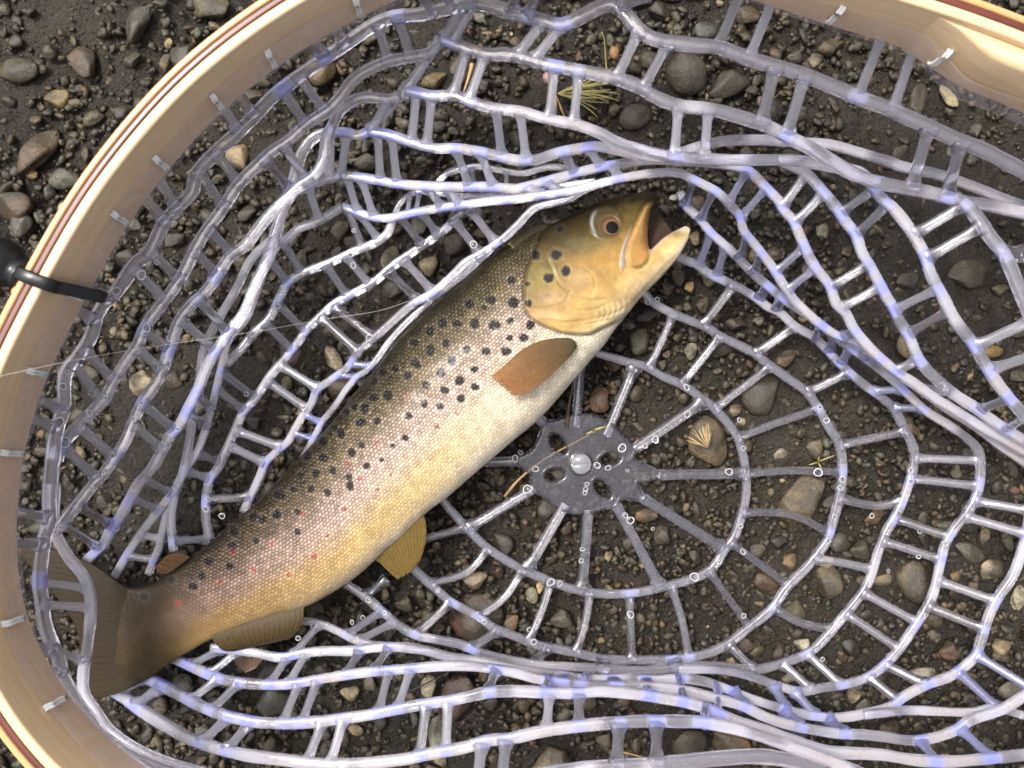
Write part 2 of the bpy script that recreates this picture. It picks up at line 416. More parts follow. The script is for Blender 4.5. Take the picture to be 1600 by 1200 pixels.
STONES = [
 (25,110,36,20,0,OLV,0,'smooth olive oval stone cut by the left edge, outside the hoop'),
 (88,151,21,17,10,(0.20,0.15,0.055),1,'wet golden brown blocky pebble in the mud outside the hoop'),
 (75,78,11,14,-20,DK,2,'small dark pebble sunk in smooth mud at upper left'),
 (190,176,11,11,0,GREY,4,'small round grey pebble near the outer edge of the hoop'),
 (56,238,26,46,25,BRN,3,'long flat muddy slab at left below the golden brown pebble'),
 (217,35,24,36,15,GREY,5,'grey angular slab near the top edge outside the hoop'),
 (332,12,32,22,5,(0.16,0.14,0.09),7,'flat khaki stone at the top edge beside the hoop'),
 (292,86,24,24,30,GREY,9,'flat slate grey stone touching the outside of the hoop'),
 (256,94,8,16,10,(0.34,0.24,0.08),1,'narrow yellow pebble next to a slate grey stone outside the hoop'),
 (100,278,24,17,-5,GGR,6,'greenish grey stone outside the hoop above the black toggle'),
 (262,67,7,9,20,(0.40,0.33,0.16),0,'tiny pale yellow pebble above the narrow yellow one'),
 (205,94,15,13,0,GREY,11,'small grey triangular pebble outside the hoop'),
 (132,96,26,22,40,BRN,13,'brown muddy wedge of stone left of the grey triangular pebble'),
 (145,182,17,12,-30,OLV,2,'olive pebble left of the small round grey one'),
 (28,322,30,22,0,BRN,15,'brown stone at the left edge above the black toggle'),
 (48,272,10,8,0,(0.30,0.22,0.09),0,'small yellow brown pebble above the greenish grey stone at left'),
 (34,350,18,22,10,GREY,8,'rounded grey stone just above the black toggle'),
 (374,243,27,23,25,TAN,9,'tan flat stone under the netting near the upper left hoop'),
 (606,405,17,22,10,(0.27,0.24,0.17),3,'tan wedge stone behind the net above the trout back'),
 (672,414,18,18,0,(0.28,0.23,0.14),5,'tan blocky stone just above the trout back'),
 (520,560,12,23,-28,PALE,0,'pale smooth oval pebble beside the middle of the trout back'),
 (222,598,20,22,-35,(0.62,0.52,0.38),2,'cream coloured pebble under the netting at left, palest on that side'),
 (655,352,15,24,15,GGR,7,'grey green upright stone above the trout shoulder'),
 (529,357,13,20,20,TAN,1,'tan pebble under the folded netting left of centre'),
 (712,382,19,17,0,BRN,4,'brown rounded stone touching the net by the trout shoulder'),
 (575,252,22,14,0,DK,6,'dark stone under the upper netting at centre left'),
 (503,110,24,26,10,(0.17,0.12,0.06),8,'ochre brown stone under the first net ladder at top'),
 (577,58,14,12,0,(0.22,0.19,0.10),10,'small khaki stone below the hoop at top'),
 (677,125,20,16,0,(0.17,0.13,0.07),11,'mottled ochre stone under the top netting'),
 (748,27,9,8,0,(0.30,0.29,0.24),0,'small pale round pebble near the top edge'),
 (1068,116,34,34,0,(0.085,0.075,0.058),14,'large round dark brown stone behind the upper netting'),
 (1140,128,38,22,-25,(0.07,0.064,0.05),9,'angular dark wedge of stone right of the round dark one'),
 (995,182,29,20,-10,(0.095,0.082,0.066),12,'oval dark stone below the round one behind the upper netting'),
 (958,173,11,11,0,(0.30,0.26,0.17),3,'small tan pebble left of the oval dark stone'),
 (1015,92,16,16,20,(0.13,0.115,0.08),5,'brown pebble between net rungs left of the large round stone'),
 (1105,48,20,15,0,(0.08,0.09,0.085),4,'blue grey pebble near the top right netting'),
 (1170,25,18,16,0,BRN,7,'brown pebble by the skirt at top right'),
 (1283,360,11,13,-15,(0.30,0.30,0.23),1,'pale green grey pebble between net ladders at right'),
 (1104,690,29,40,-20,(0.165,0.125,0.078),0,'brown rounded stone carrying a tuft of straw, right of the hub'),
 (1147,642,13,12,0,(0.22,0.18,0.12),3,'small grey tan pebble above right of the brown stone with the straw tuft'),
 (1157,661,13,8,-25,(0.40,0.34,0.20),5,'little pale crumbly pebble beside the small grey tan one'),
 (1196,612,34,40,35,(0.060,0.052,0.042),9,'large dark slab between the right spokes of the net'),
 (938,622,16,22,10,(0.15,0.082,0.05),2,'red brown pebble above the hub under the net'),
 (995,614,15,14,0,(0.15,0.10,0.06),6,'rounded brown pebble up and right of the hub'),
 (1000,535,15,20,0,(0.12,0.125,0.09),4,'grey green pebble below the throat of the trout'),
 (1079,548,10,14,10,(0.36,0.34,0.25),0,'pale oval pebble right of the trout throat'),
 (1040,553,8,8,0,(0.20,0.11,0.06),1,'tiny red brown pebble beside the pale oval one by the throat'),
 (1034,570,10,10,0,GREY,5,'tiny grey pebble below the red brown one by the throat'),
 (1225,562,23,13,-20,(0.165,0.11,0.06),3,'flat brown stone right of centre inside the second net ring'),
 (1252,785,46,44,-15,(0.14,0.11,0.062),11,'biggest olive brown stone inside the net, lower right of the hub'),
 (1297,910,20,30,-10,(0.13,0.10,0.058),7,'tall brown stone with a pale top between lower right net rings'),
 (1288,878,13,10,0,(0.42,0.36,0.24),1,'pale cap pebble on the tall brown stone at lower right'),
 (1381,906,19,12,-15,(0.28,0.22,0.12),5,'tan pebble between rungs at lower right'),
 (1428,905,29,34,-10,(0.12,0.095,0.06),8,'large brown stone in the lower right netting'),
 (1515,862,23,14,30,(0.09,0.085,0.065),0,'dark olive oval stone beside two pale pebbles at right'),
 (1551,888,19,17,0,(0.46,0.39,0.26),2,'pale tan rounded pebble at the right beside the dark olive oval'),
 (1536,838,11,15,10,(0.34,0.28,0.17),3,'pale pebble just above the dark olive oval at right'),
 (1496,736,10,12,0,(0.52,0.48,0.38),9,'small whitish pebble between right net rungs'),
 (1483,150,9,21,-35,(0.46,0.41,0.25),13,'pale yellow splinter of stone below the hoop at upper right'),
 (1435,157,14,26,5,(0.10,0.088,0.062),4,'oval mud coated stone left of the pale yellow splinter'),
 (1255,1006,14,11,0,(0.46,0.43,0.34),5,'pale speckled pebble under the lower right netting'),
 (1331,1086,15,14,0,(0.40,0.32,0.21),3,'pale tan blocky pebble between the lower right folds'),
 (1562,1008,15,14,20,(0.36,0.28,0.17),1,'tan blocky pebble near the right edge below the middle rungs'),
 (1578,1076,20,14,-10,SPK,6,'speckled pale grey stone at the lower right edge'),
 (1440,1055,25,14,-15,SPK,8,'speckled grey stone under the lower right cords'),
 (1485,1015,18,16,0,(0.13,0.07,0.04),9,'reddish brown angular stone in lower right netting'),
 (1590,935,14,20,0,(0.5,0.45,0.33),3,'chalky pale stone cut by the right edge'),
 (1510,427,30,24,0,(0.082,0.074,0.055),0,'round stone sunk in mud between right net ladders'),
 (742,968,44,42,0,(0.085,0.052,0.04),0,'round dark maroon stone below the pelvic fin'),
 (797,972,12,17,10,(0.24,0.135,0.06),1,'orange brown pebble beside the dark maroon stone'),
 (286,1066,18,16,0,(0.17,0.17,0.14),2,'grey pebble below the tail fin'),
 (252,1103,11,14,-20,(0.22,0.145,0.09),4,'pinkish brown pebble below the tail fin'),
 (428,1094,26,24,0,(0.085,0.092,0.072),6,'dark green grey stone at lower left behind two net rings'),
 (549,1082,19,13,-5,(0.38,0.32,0.21),5,'pale tan chunk left of centre at the bottom'),
 (668,1075,17,19,-20,(0.36,0.32,0.22),3,'pale wedge of stone at bottom centre left'),
 (716,1088,27,42,25,(0.085,0.055,0.044),8,'maroon brown slab at bottom, left of centre'),
 (683,1145,14,26,5,(0.27,0.29,0.23),10,'pale green grey stone near the bottom edge'),
 (575,1068,10,15,-25,(0.28,0.26,0.17),1,'small khaki sliver above the pale tan chunk at bottom'),
 (555,1140,13,9,20,(0.34,0.24,0.13),0,'small tan oval pebble near the bottom edge at left'),
 (870,1196,48,34,-10,(0.20,0.17,0.125),9,'large tan grey angular stone cut by the bottom edge'),
 (1080,1160,31,24,0,(0.085,0.072,0.045),12,'dark brown stone at the bottom right of centre'),
 (1146,1163,32,18,10,(0.33,0.16,0.05),15,'rusty orange stone at bottom right of centre'),
 (945,1158,14,15,0,(0.24,0.17,0.09),5,'orange tan pebble at the bottom centre'),
 (84,1071,10,14,15,(0.36,0.27,0.14),3,'tan pebble just inside the hoop at lower left'),
 (91,1091,9,9,0,(0.34,0.26,0.13),1,'smaller tan pebble just below the other inside lower left hoop'),
 (74,1035,9,11,0,(0.33,0.24,0.14),9,'tan sliver of stone inside the hoop by the tail'),
 (1012,806,18,12,-10,(0.28,0.185,0.10),7,'flat orange tan pebble below the hub'),
 (950,868,7,10,10,(0.42,0.31,0.16),1,'tiny golden pebble inside the first net ring'),
 (843,856,12,10,0,(0.17,0.11,0.06),4,'brown pebble between the lower spokes'),
 (1035,835,13,16,0,(0.13,0.125,0.085),2,'grey green pebble below the flat orange tan one'),
 (830,930,10,14,-15,(0.19,0.18,0.12),0,'olive oval pebble between lower net rungs'),
 (845,917,7,11,15,(0.40,0.30,0.17),5,'small sandy pebble beside the olive oval one'),
 (880,965,20,16,0,(0.115,0.10,0.085),9,'grey flat stone in the lower net rungs'),
 (1232,1060,20,8,-5,(0.30,0.27,0.19),3,'long pale stone below the lower net fold'),
 (1185,860,14,14,20,OLV,8,'olive pebble under the lower right spoke'),
 (1232,875,12,14,0,(0.28,0.17,0.07),1,'rusty tan pebble between the first two net rings at lower right'),
 (1312,845,18,17,0,GREY,6,'grey round pebble right of the biggest olive brown stone'),
 (1365,808,17,14,0,(0.16,0.10,0.05),11,'rusty brown pebble between net rings at right'),
 (1220,708,12,9,-20,(0.42,0.36,0.28),13,'small white and pink chip between right spokes'),
 (1275,700,14,18,0,(0.15,0.12,0.08),5,'brown wedge right of the white chip'),
 (1545,548,22,10,5,(0.24,0.18,0.07),0,'yellow brown flat pebble at the right edge in the mud'),
 (1322,392,10,9,0,(0.22,0.14,0.09),1,'tiny pinkish brown pebble below the pale green grey one'),
 (1178,398,11,13,0,(0.26,0.19,0.12),3,'tan pebble caught between crossing cords right of the jaw'),
 (1210,395,13,12,0,(0.15,0.10,0.06),2,'brown pebble right of the crossing cords'),
 (1090,320,13,14,0,(0.19,0.13,0.08),4,'brown pebble framed by net rungs in front of the mouth'),
 (1051,308,7,6,0,(0.6,0.58,0.5),1,'tiny white pebble in front of the snout'),
 (1087,372,10,12,0,(0.2,0.15,0.09),8,'small tan pebble in front of the lower jaw'),
 (1110,437,14,11,20,(0.27,0.26,0.18),5,'mottled pale pebble below the lower jaw'),
 (1076,447,8,10,0,(0.30,0.22,0.10),1,'small yellow tan pebble left of the mottled pale one'),
]
for (px, py, rx, ry, rot, c, sh, lab) in STONES:
    stone(px, py, rx * 1.06, ry * 1.06, rot, tuple(v * 0.80 * t for v, t in zip(c, (1.04, 1.0, .92))), sh, 0.6, 0.36, label=lab)

def muddy(px, py):
    """smooth silt patches where little gravel shows"""
    a = 0.85 * math.exp(-(((px - 90) / 150) ** 2 + ((py - 20) / 120) ** 2))
    b = math.exp(-(((px - 1520) / 190) ** 2 + ((py - 330) / 230) ** 2))
    c = 0.7 * math.exp(-(((px - 1330) / 160) ** 2 + ((py - 560) / 140) ** 2))
    d = 0.6 * math.exp(-(((px - 1050) / 110) ** 2 + ((py - 960) / 60) ** 2))
    return max(a, b, c, d)
def rcol():
    u = random.random(); v = random.uniform(0.7, 1.3)
    c = DK if u < .36 else GREY if u < .5 else BRN if u < .70 else OLV if u < .84 else RED if u < .88 else GGR if u < .95 else TAN if u < .99 else PALE
    return tuple(k * v * (0.56 if c is not TAN else .5) * t for k, t in zip(c, (1.06, 1.0, .88)))
cnt = 0; tries = 0
while cnt < 190 and tries < 9000:
    tries += 1
    px, py = random.uniform(-40, 1640), random.uniform(-40, 1240); r = random.choice([13, 14, 15, 16, 17, 18, 20, 22])
    if muddy(px, py) > random.uniform(0.25, 0.8): continue
    if any((px - a) ** 2 + (py - b) ** 2 < (r * .72 + q * .85) ** 2 for a, b, q in placed): continue
    c = rcol()
    stone(px, py, r * random.uniform(.85, 1.2), r * random.uniform(.65, .95), random.uniform(0, 180), c, random.choice([1, 3, 5, 7, 9, 11, 13, 15, 2, 8]), random.uniform(.45, .7), random.uniform(.3, .48),
          label='one of the small wet pebbles bedded among the gravel of the shore', group='ordinary pebbles in the gravel'); cnt += 1

def gravel(n, lo, hi, Vb, Fb, seed, zr):
    r = np.random.default_rng(seed)
    PL = np.array(placed)
    bases = [rock(Vb, 300 + i, 11, 0.45, 0.85) for i in range(12)]
    k = H / F; VV = []; FF = []; CC = []; off = 0; made = 0
    while made < n:
        px = r.uniform(-50, 1650); py = r.uniform(-50, 1250)
        if r.random() < .12: px = r.uniform(-300, 1900); py = r.uniform(-250, 1450)
        if muddy(px, py) > r.uniform(0.15, 1.1): continue
        s = lo + (hi - lo) * r.random() ** 2.2
        if s > 4 and np.any((px - PL[:, 0]) ** 2 + (py - PL[:, 1]) ** 2 < (PL[:, 2] * 0.8 + s * .4) ** 2): continue
        a, b, c = s * k * r.uniform(.8, 1.25), s * k * r.uniform(.6, 1), s * k * r.uniform(.4, .75)
        v = bases[r.integers(12)] * (a, b, c)
        t = r.uniform(0, 6.28); ct, st = math.cos(t), math.sin(t)
        tl = r.uniform(-.5, .5); v = v @ np.array([[1, 0, 0], [0, math.cos(tl), -math.sin(tl)], [0, math.sin(tl), math.cos(tl)]])
        v = v @ np.array([[ct, st, 0], [-st, ct, 0], [0, 0, 1]])
        x, y, _ = P(px, py, 0); v = v + (x, y, r.uniform(*zr))
        VV.append(v); FF.append(Fb + off); off += len(v); cc = rcol(); CC.append(np.tile(cc, (len(v), 1))); made += 1
    me = mesh_np('gravel', np.concatenate(VV), tris=np.concatenate(FF)); setcol(me, 'Col', np.concatenate(CC)); return me
for cnt_, lo_, hi_, Vb_, Fb_, sd_, lab_ in ((3000, 8, 14, IV2, IF2, 21, 'coarse wet gravel lying thick between the pebbles'), (8500, 5, 9, IV1, IF1, 22, 'medium wet gravel grains filling the gaps')):
    g = link('gravel', gravel(cnt_, lo_, hi_, Vb_, Fb_, sd_, (-0.0034, 0.0004)), M_GRAVEL); tag(g, lab_, 'gravel', kind='stuff')
g = link('grit', gravel(8000, 2.0, 5, IV1, IF1, 23, (-0.0036, -0.0002)), M_GRAVEL); tag(g, 'fine dark grit scattered between the stones', 'grit', kind='stuff')

# ------------------------------------------------------------------ landing net
NET = empty('landing_net', P(908, 725, 0.0))
tag(NET, 'wooden hooped landing net with clear rubber mesh bag, trout lying inside', 'landing net')
bpy.context.view_layer.update()
def child(name, me, mat, parent):
    o = link(name, me, mat)
    o.parent = parent
    q = parent; off = Vector((0, 0, 0))
    while q is not None: off += Vector(q.location); q = q.parent
    o.location = -off
    return o

# ---- hoop: laminated wooden band standing on edge; traced along its inner top edge
ZT, ZB = 0.125, 0.0905
HOOP = pts('397,50 300,125 250,180 192,250 140,315 82,422 40,500 0,576 -36,680 -56,800 -56,920 -36,1020 0,1090 50,1160 120,1230 230,1300 400,1360 '
           '700,1400 1000,1400 1300,1370 1600,1300 1800,1200 1950,1050 2030,850 2030,600 1980,400 1890,240 1760,135 1600,67 1500,28 1400,-2 1260,-46 1150,-84 1000,-118 850,-122 700,-100 601,-64 535,-32 468,2')
hp = np.array([P(x, y, ZT)[:2] for x, y in HOOP])
hp = catmull(hp, 0.006, True)
for _ in range(14): hp = hp * .5 + .25 * (np.roll(hp, 1, 0) + np.roll(hp, -1, 0))
def loop_normals(p):
    t = np.roll(p, -1, 0) - np.roll(p, 1, 0); t /= np.linalg.norm(t, axis=1)[:, None]
    n = np.stack([t[:, 1], -t[:, 0]], 1)
    c = p.mean(0)
    if np.sum((p - c) * n) < 0: n = -n
    return n          # outward
hn = loop_normals(hp)
hs = np.r_[0, np.cumsum(np.linalg.norm(np.diff(hp, axis=0), axis=1))]
def band(d0, d1, z0, z1, bev=0.0012, wob=0.0, closed=True, sel=None, seed=0):
    """rounded rectangular strip following the hoop; d = distance outward from the inner face"""
    prof = []
    for cx, cz, a0 in ((d1 - bev, z1 - bev, 0), (d0 + bev, z1 - bev, 90), (d0 + bev, z0 + bev, 180), (d1 - bev, z0 + bev, 270)):
        for a in (0, 30, 60, 90): prof.append((cx + bev * math.cos(R(a0 + a)), cz + bev * math.sin(R(a0 + a))))
    prof = np.array(prof); m = len(prof)
    idx = np.arange(len(hp)) if sel is None else sel
    r = np.random.default_rng(seed)
    wb = np.convolve(r.standard_normal(len(hp) + 20), np.ones(9) / 9, 'same')[:len(hp)] * wob
    V = []; S = []
    for i in idx:
        for d, z in prof:
            q = hp[i] + hn[i] * (d)
            V.append((q[0], q[1], z + (wb[i] if z > (z0 + z1) / 2 else wb[(i + 7) % len(hp)]))); S.append((hs[i], d, z))
    k = len(idx); Q = []
    for i in range(k if closed else k - 1):
        for j in range(m):
            a = i * m + j; b = i * m + (j + 1) % m; c = ((i + 1) % k) * m + (j + 1) % m; d = ((i + 1) % k) * m + j
            Q.append((a, b, c, d))
    me = mesh_np('band', V, quads=Q); setvec(me, 'sw', S); return me
hoop = child('hoop', band(0.0, 0.0043, ZB, ZT), M_WOOD, NET); hoop['label'] = 'pale varnished ash inner band of the hoop'
o = child('lamination', band(0.0044, 0.0071, ZB + 0.001, ZT - 0.0004, 0.0006), M_RED, hoop); o['label'] = 'thin dark red wood strip glued in the hoop'
o = child('outer_band', band(0.0072, 0.0100, ZB + 0.0005, ZT - 0.0002, 0.0008), M_WOODO, hoop); o['label'] = 'honey coloured outer wood strip of the hoop'
# throat of the handle, a curved block inside the hoop at upper right
def extrude(outline, z0, z1, name, bev=0.002):
    p = catmull(np.array([P(x, y, (z0 + z1) / 2)[:2] for x, y in outline]), 0.004, True)
    c = p.mean(0); n = len(p)
    nrm = loop_normals(p)
    rings = [(0.0, z0 + bev), (0.0, z1 - bev), (-bev * .4, z1 - bev * .3), (-bev * 1.2, z1)]
    V = []; 
    for d, z in rings: V += [(*(p[i] + nrm[i] * d), z) for i in range(n)]
    Q = [(k * n + i, k * n + (i + 1) % n, (k + 1) * n + (i + 1) % n, (k + 1) * n + i) for k in range(3) for i in range(n)]
    V.append((*c, z1)); T = [(3 * n + i, 3 * n + (i + 1) % n, len(V) - 1) for i in range(n)]
    V.append((*c, z0)); T += [((i + 1) % n, i, len(V) - 1) for i in range(n)]
    me = mesh_np(name, V, quads=Q, tris=T); setvec(me, 'sw', [(v[0], v[1], v[2]) for v in V]); return me
def pushed(i):
    px = hp[i][0] * F / (H - ZT) + 800; py = 600 - hp[i][1] * F / (H - ZT)
    if py < 300 and px > 1380: return float(sstep(1470, 1590, px)) * (1 - float(sstep(1800, 1900, px)))
    return 0.0
PU = np.array([pushed(i) for i in range(len(hp))])
def throat():
    sel = [i for i in range(len(hp)) if PU[i] > 0.002]
    V = []; S = []
    for i in sel:
        w_ = 0.0075 * PU[i]; bv = min(.0028, w_ * .45)
        for d, z in ((0.001, ZT - .0035), (-w_ + bv, ZT - .0035), (-w_ + bv * .3, ZT - .0035 - bv * .3), (-w_, ZT - .0035 - bv), (-w_, ZB - .001 + bv), (-w_ + bv * .3, ZB - .001 + bv * .3), (-w_ + bv, ZB - .001), (0.001, ZB - .001)):
            V.append((*(hp[i] + hn[i] * d), z)); S.append((hs[i], d, z))
    m = 8; Q = [(i * m + j, i * m + (j + 1) % m, (i + 1) * m + (j + 1) % m, (i + 1) * m + j) for i in range(len(sel) - 1) for j in range(m)]
    me = mesh_np('throat', V, quads=Q); setvec(me, 'sw', S); return me
o = child('throat_block', throat(), M_WOOD, NET)
o['label'] = 'curved pale wood throat where the handle meets the hoop'
o = child('handle', extrude(pts('1770,118 1850,60 1960,-30 2080,-140 2130,-150 2160,-110 2130,-40 2010,80 1910,180 1850,215'), ZB + 0.002, ZT, 'handle', 0.004), M_WOOD, NET)

# clear rubber skirt laced to the lower inner face of the hoop
def skirt():
    nu = len(hp); prof = [(-0.0008, 0.1085), (-0.0014, 0.1078), (-0.0015, 0.101), (-0.0017, 0.0925), (-0.0014, 0.0915), (-0.0009, 0.092), (-0.0005, 0.101), (-0.0005, 0.1078)]
    # the throat block pushes the skirt inward at upper right
    V = []; m = len(prof)
    for i in range(nu):
        push = 0.0085 * PU[i]; dz = -0.005 * PU[i]
        wv = 0.0014 * math.sin(hs[i] * 95) + 0.001 * math.sin(hs[i] * 41 + 1)
        for d, z in prof: V.append((*(hp[i] + hn[i] * (d - push)), z + dz + (wv if z > .102 else wv * .3)))
    Q = [(i * m + j, i * m + (j + 1) % m, ((i + 1) % nu) * m + (j + 1) % m, ((i + 1) % nu) * m + j) for i in range(nu) for j in range(m)]
    me = mesh_np('skirt', V, quads=Q); setcol(me, 'tint', np.tile((0.95, 0.92, 0.95, 0.10), (len(V), 1))); return me
o = child('skirt', skirt(), M_SKIRT, NET); o['label'] = 'clear rubber skirt laced along the inside of the hoop'

def tube(P3, rads, nseg=8, flat=1.0, power=2.0, cap=True):
    """sweep; rads (n,) horizontal radius, flat = vertical ratio, power>2 squares the section"""
    p = np.asarray(P3, float); n = len(p)
    t = np.gradient(p, axis=0); t /= np.maximum(np.linalg.norm(t, axis=1), 1e-9)[:, None]
    up = np.tile((0, 0, 1.0), (n, 1))
    s = np.cross(t, up); ln = np.linalg.norm(s, axis=1)
    bad = ln < 0.15
    s[bad] = (1, 0, 0); s /= np.maximum(np.linalg.norm(s, axis=1), 1e-9)[:, None]
    u = np.cross(s, t)
    a = np.linspace(0, 2 * math.pi, nseg, endpoint=False) + math.pi / nseg
    ca = np.sign(np.cos(a)) * np.abs(np.cos(a)) ** (2 / power); sa = np.sign(np.sin(a)) * np.abs(np.sin(a)) ** (2 / power)
    rads = np.broadcast_to(rads, (n,)); fl = np.broadcast_to(flat, (n,))
    V = p[:, None, :] + rads[:, None, None] * (ca[None, :, None] * s[:, None, :]) + (rads * fl)[:, None, None] * (sa[None, :, None] * u[:, None, :])
    V = V.reshape(-1, 3)
    i = np.arange(n - 1)[:, None] * nseg; j = np.arange(nseg)[None, :]; j2 = (j + 1) % nseg
    Q = np.stack([i + j, i + nseg + j, i + nseg + j2, i + j2], -1).reshape(-1, 4)
    T = None
    if cap:
        V = np.r_[V, p[:1], p[-1:]]; b = n * nseg
        T = [(b, k, (k + 1) % nseg) for k in range(nseg)] + [(b + 1, (n - 1) * nseg + (k + 1) % nseg, (n - 1) * nseg + k) for k in range(nseg)]
    return V, Q, T

# lacing stitches over the skirt
for (x, y) in pts('420,75 322,156 252,242 177,346 57,568 15,703 7,965 57,1107 550,5 1177,8 1315,32 1482,92 118,470'):
    zz = 0.103
    q = np.array(P(x, y, zz)[:2]); i = int(np.argmin(np.sum((hp - hn * 0.004 - q) ** 2, 1)))
    push = 0.0085 * PU[i]
    base = hp[i]; nn = hn[i]
    prof = [(-0.0002, 0.1095), (-0.0012, 0.1090), (-0.0021, 0.107), (-0.0024, 0.1035), (-0.0025, 0.0995), (-0.0022, 0.097), (-0.0012, 0.0965)]
    tang = np.array((-nn[1], nn[0])) * 0.0016
    L = catmull(np.array([(*(base + nn * (d - push) + tang * (k / 6 - .5) * random.uniform(.5, 1.5)), z) for k, (d, z) in enumerate(prof)]), 0.0006)
    V, Q, T = tube(L, 0.0008, 8, 1.0); V2, Q2, T2 = tube(L + np.array((*(tang * 0.8), 0.0002)), 0.0007, 8, 1.0)
    me = mesh_np('stitch', np.r_[V, V2], quads=np.r_[Q, Q2 + len(V)], tris=np.r_[np.array(T), np.array(T2) + len(V)])
    child('stitch', me, M_STITCH, NET)
# small wooden plugs on the outside of the hoop
for (x, y) in ((109, 316), (37, 448)):
    q = np.array(P(x, y, ZT)[:2]); i = int(np.argmin(np.sum((hp + hn * 0.009 - q) ** 2, 1)))
    c = np.array((*(hp[i] + hn[i] * 0.0098), ZT - 0.004)); ax = np.array((*hn[i], 0))
    L = np.array([c - ax * .002, c + ax * 0.001, c + ax * 0.0018, c + ax * .0022]); V, Q, T = tube(L, np.array([.0022, .0022, .0017, .0006]), 12)
    me = mesh_np('plug', V, quads=Q, tris=T); setvec(me, 'sw', V); child('plug', me, M_WOODO, hoop)

# black cable tie with round toggle
q = np.array(P(75, 447, ZT)[:2]); i0 = int(np.argmin(np.sum((hp + hn * 0.004 - q) ** 2, 1))); bs, nn = hp[i0], hn[i0]
tg = np.array((-nn[1], nn[0])); TSG = 1.0 if tg[1] > 0 else -1.0
loop = [(0.0118, .124), (0.0085, .1276), (0.002, .1278), (-0.0035, .1255), (-0.0034, .116), (-0.0038, .102), (-0.0040, .0925), (-0.004, .0865), (0.004, .0865), (0.0115, .090), (0.0128, .108)]
lp2 = catmull(np.array(loop), 0.0012, True); m2 = len(lp2)
tl = np.roll(lp2, -1, 0) - np.roll(lp2, 1, 0); tl /= np.linalg.norm(tl, axis=1)[:, None]
nl = np.stack([tl[:, 1], -tl[:, 0]], 1)
V = []
for k in range(m2):
    skew = np.clip((0.012 - lp2[k, 0]) / 0.018, 0, 1) * 0.0022
    for a_, c_ in ((-.0025, -.0006), (-.0025, .0006), (-.0019, .0010), (.0019, .0010), (.0025, .0006), (.0025, -.0006)):
        dz_ = lp2[k] + nl[k] * c_
        V.append((*(bs + nn * dz_[0] + tg * (a_ + skew * TSG)), dz_[1]))
V = np.array(V)
Q = [(k * 6 + j, k * 6 + (j + 1) % 6, ((k + 1) % m2) * 6 + (j + 1) % 6, ((k + 1) % m2) * 6 + j) for k in range(m2) for j in range(6)]
T = None
tie = child('cable_tie', mesh_np('tie', V, quads=Q, tris=T), M_BLACK, NET); tie['label'] = 'black strap looped around the hoop'
c = np.array((*(bs + nn * 0.0205 + tg * 0.001), 0.118)); ax = np.array((*nn, 0.0))
prof = [(-.0105, .003), (-.0095, .0062), (-.007, .0072), (-.0055, .0058), (-.0035, .0075), (0, .0094), (.004, .0098), (.008, .0088), (.011, .0066), (.0128, .003), (.013, .0004)]
V, Q, T = tube(np.array([c + ax * a for a, _ in prof]), np.array([b for _, b in prof]), 24); child('toggle', mesh_np('toggle', V, quads=Q, tris=T), M_BLACK, tie)['label'] = 'round black plastic toggle at the outside of the hoop'

# ---- rubber mesh: closed cords run around the bag, short rungs join them
# name: (photo polyline, heights along it, width in px, amount of milky/blue banding)
RINGS = {}
def ring(k, s, z, wpx, band=0.3): RINGS[k] = (pts(s), z, wpx, band)
ring('A', '745,5 722,8 660,22 617,26 585,38 545,65 507,91 467,119 425,152 400,178 370,208 337,238 308,270 300,300 280,322 255,350 235,392 212,412 182,455 162,475 150,497 142,525 125,552 105,577 100,600 100,632 92,660 86,687 80,740 77,775 77,812 70,840 62,900 65,937 72,982 90,1025 100,1062 120,1100 140,1125 162,1152 195,1175 250,1200 340,1222', [.072,.074,.078,.080,.078,.076,.075,.075,.077,.077,.078], 22, .08)
ring('Ar', '740,3 772,10 800,20 840,30 874,39 901,30 935,12 959,7 979,24 999,47 1025,62 1075,70 1125,75 1170,92 1200,101 1250,115 1300,135 1340,152 1387,170 1437,192 1487,215 1537,235 1580,257 1640,290', [.072,.073,.076,.078,.078,.077,.076], 24, .15)
ring('B', '692,58 672,82 650,88 620,93 595,100 570,112 550,127 535,147 515,170 482,192 450,220 425,237 400,260 371,290 345,330 322,360 302,395 285,430 265,460 240,492 225,515 215,540 200,560 180,592 162,625 140,647 112,677 98,697 88,720', [.064,.066,.067,.067,.066,.066,.067,.069], 20, .14)
ring('B2', '85,755 84,800 86,832 107,870 127,895 137,915 142,942 140,982 135,1020 130,1055 132,1085 150,1112 172,1142 212,1170 262,1192 340,1215', [.066,.064,.060,.060,.062,.066], 18, .75)
ring('Br', '690,60 725,75 762,85 800,86 850,100 900,110 950,120 990,132 1025,152 1060,165 1111,171 1160,184 1200,198 1229,213 1269,233 1296,250 1330,270 1364,283 1414,294 1448,300 1499,314 1549,322 1640,342', [.064,.065,.068,.068,.067,.066,.066,.066,.068], 22, .35)
ring('Bq', '1490,306 1520,332 1545,367 1570,400 1592,450 1612,500', [.066,.070,.072], 22, .15)
ring('C', '624,152 605,155 575,152 555,156 532,172 520,195 510,215 506,248 495,270 475,285 452,305 427,330 405,355 385,382 360,400 340,430 322,455 300,475 280,502 270,530 262,555 248,592 222,630 207,662 197,687 182,712 162,740 142,762 120,790 100,815 86,832', [.056,.058,.060,.060,.058,.056,.056,.060,.066], 19, .22)
ring('Cr', '635,140 655,145 675,150 712,150 737,160 775,170 817,175 854,186 900,195 935,207 960,220 995,232 1025,240 1062,246 1100,248 1137,250 1195,250 1246,251 1296,260 1347,272 1375,307 1397,327 1417,352 1432,375 1445,400 1455,430 1472,462 1492,500 1515,530 1532,557 1550,587 1580,626 1630,680', [.056,.060,.062,.062,.058,.058,.060,.060,.058], 19, .6)
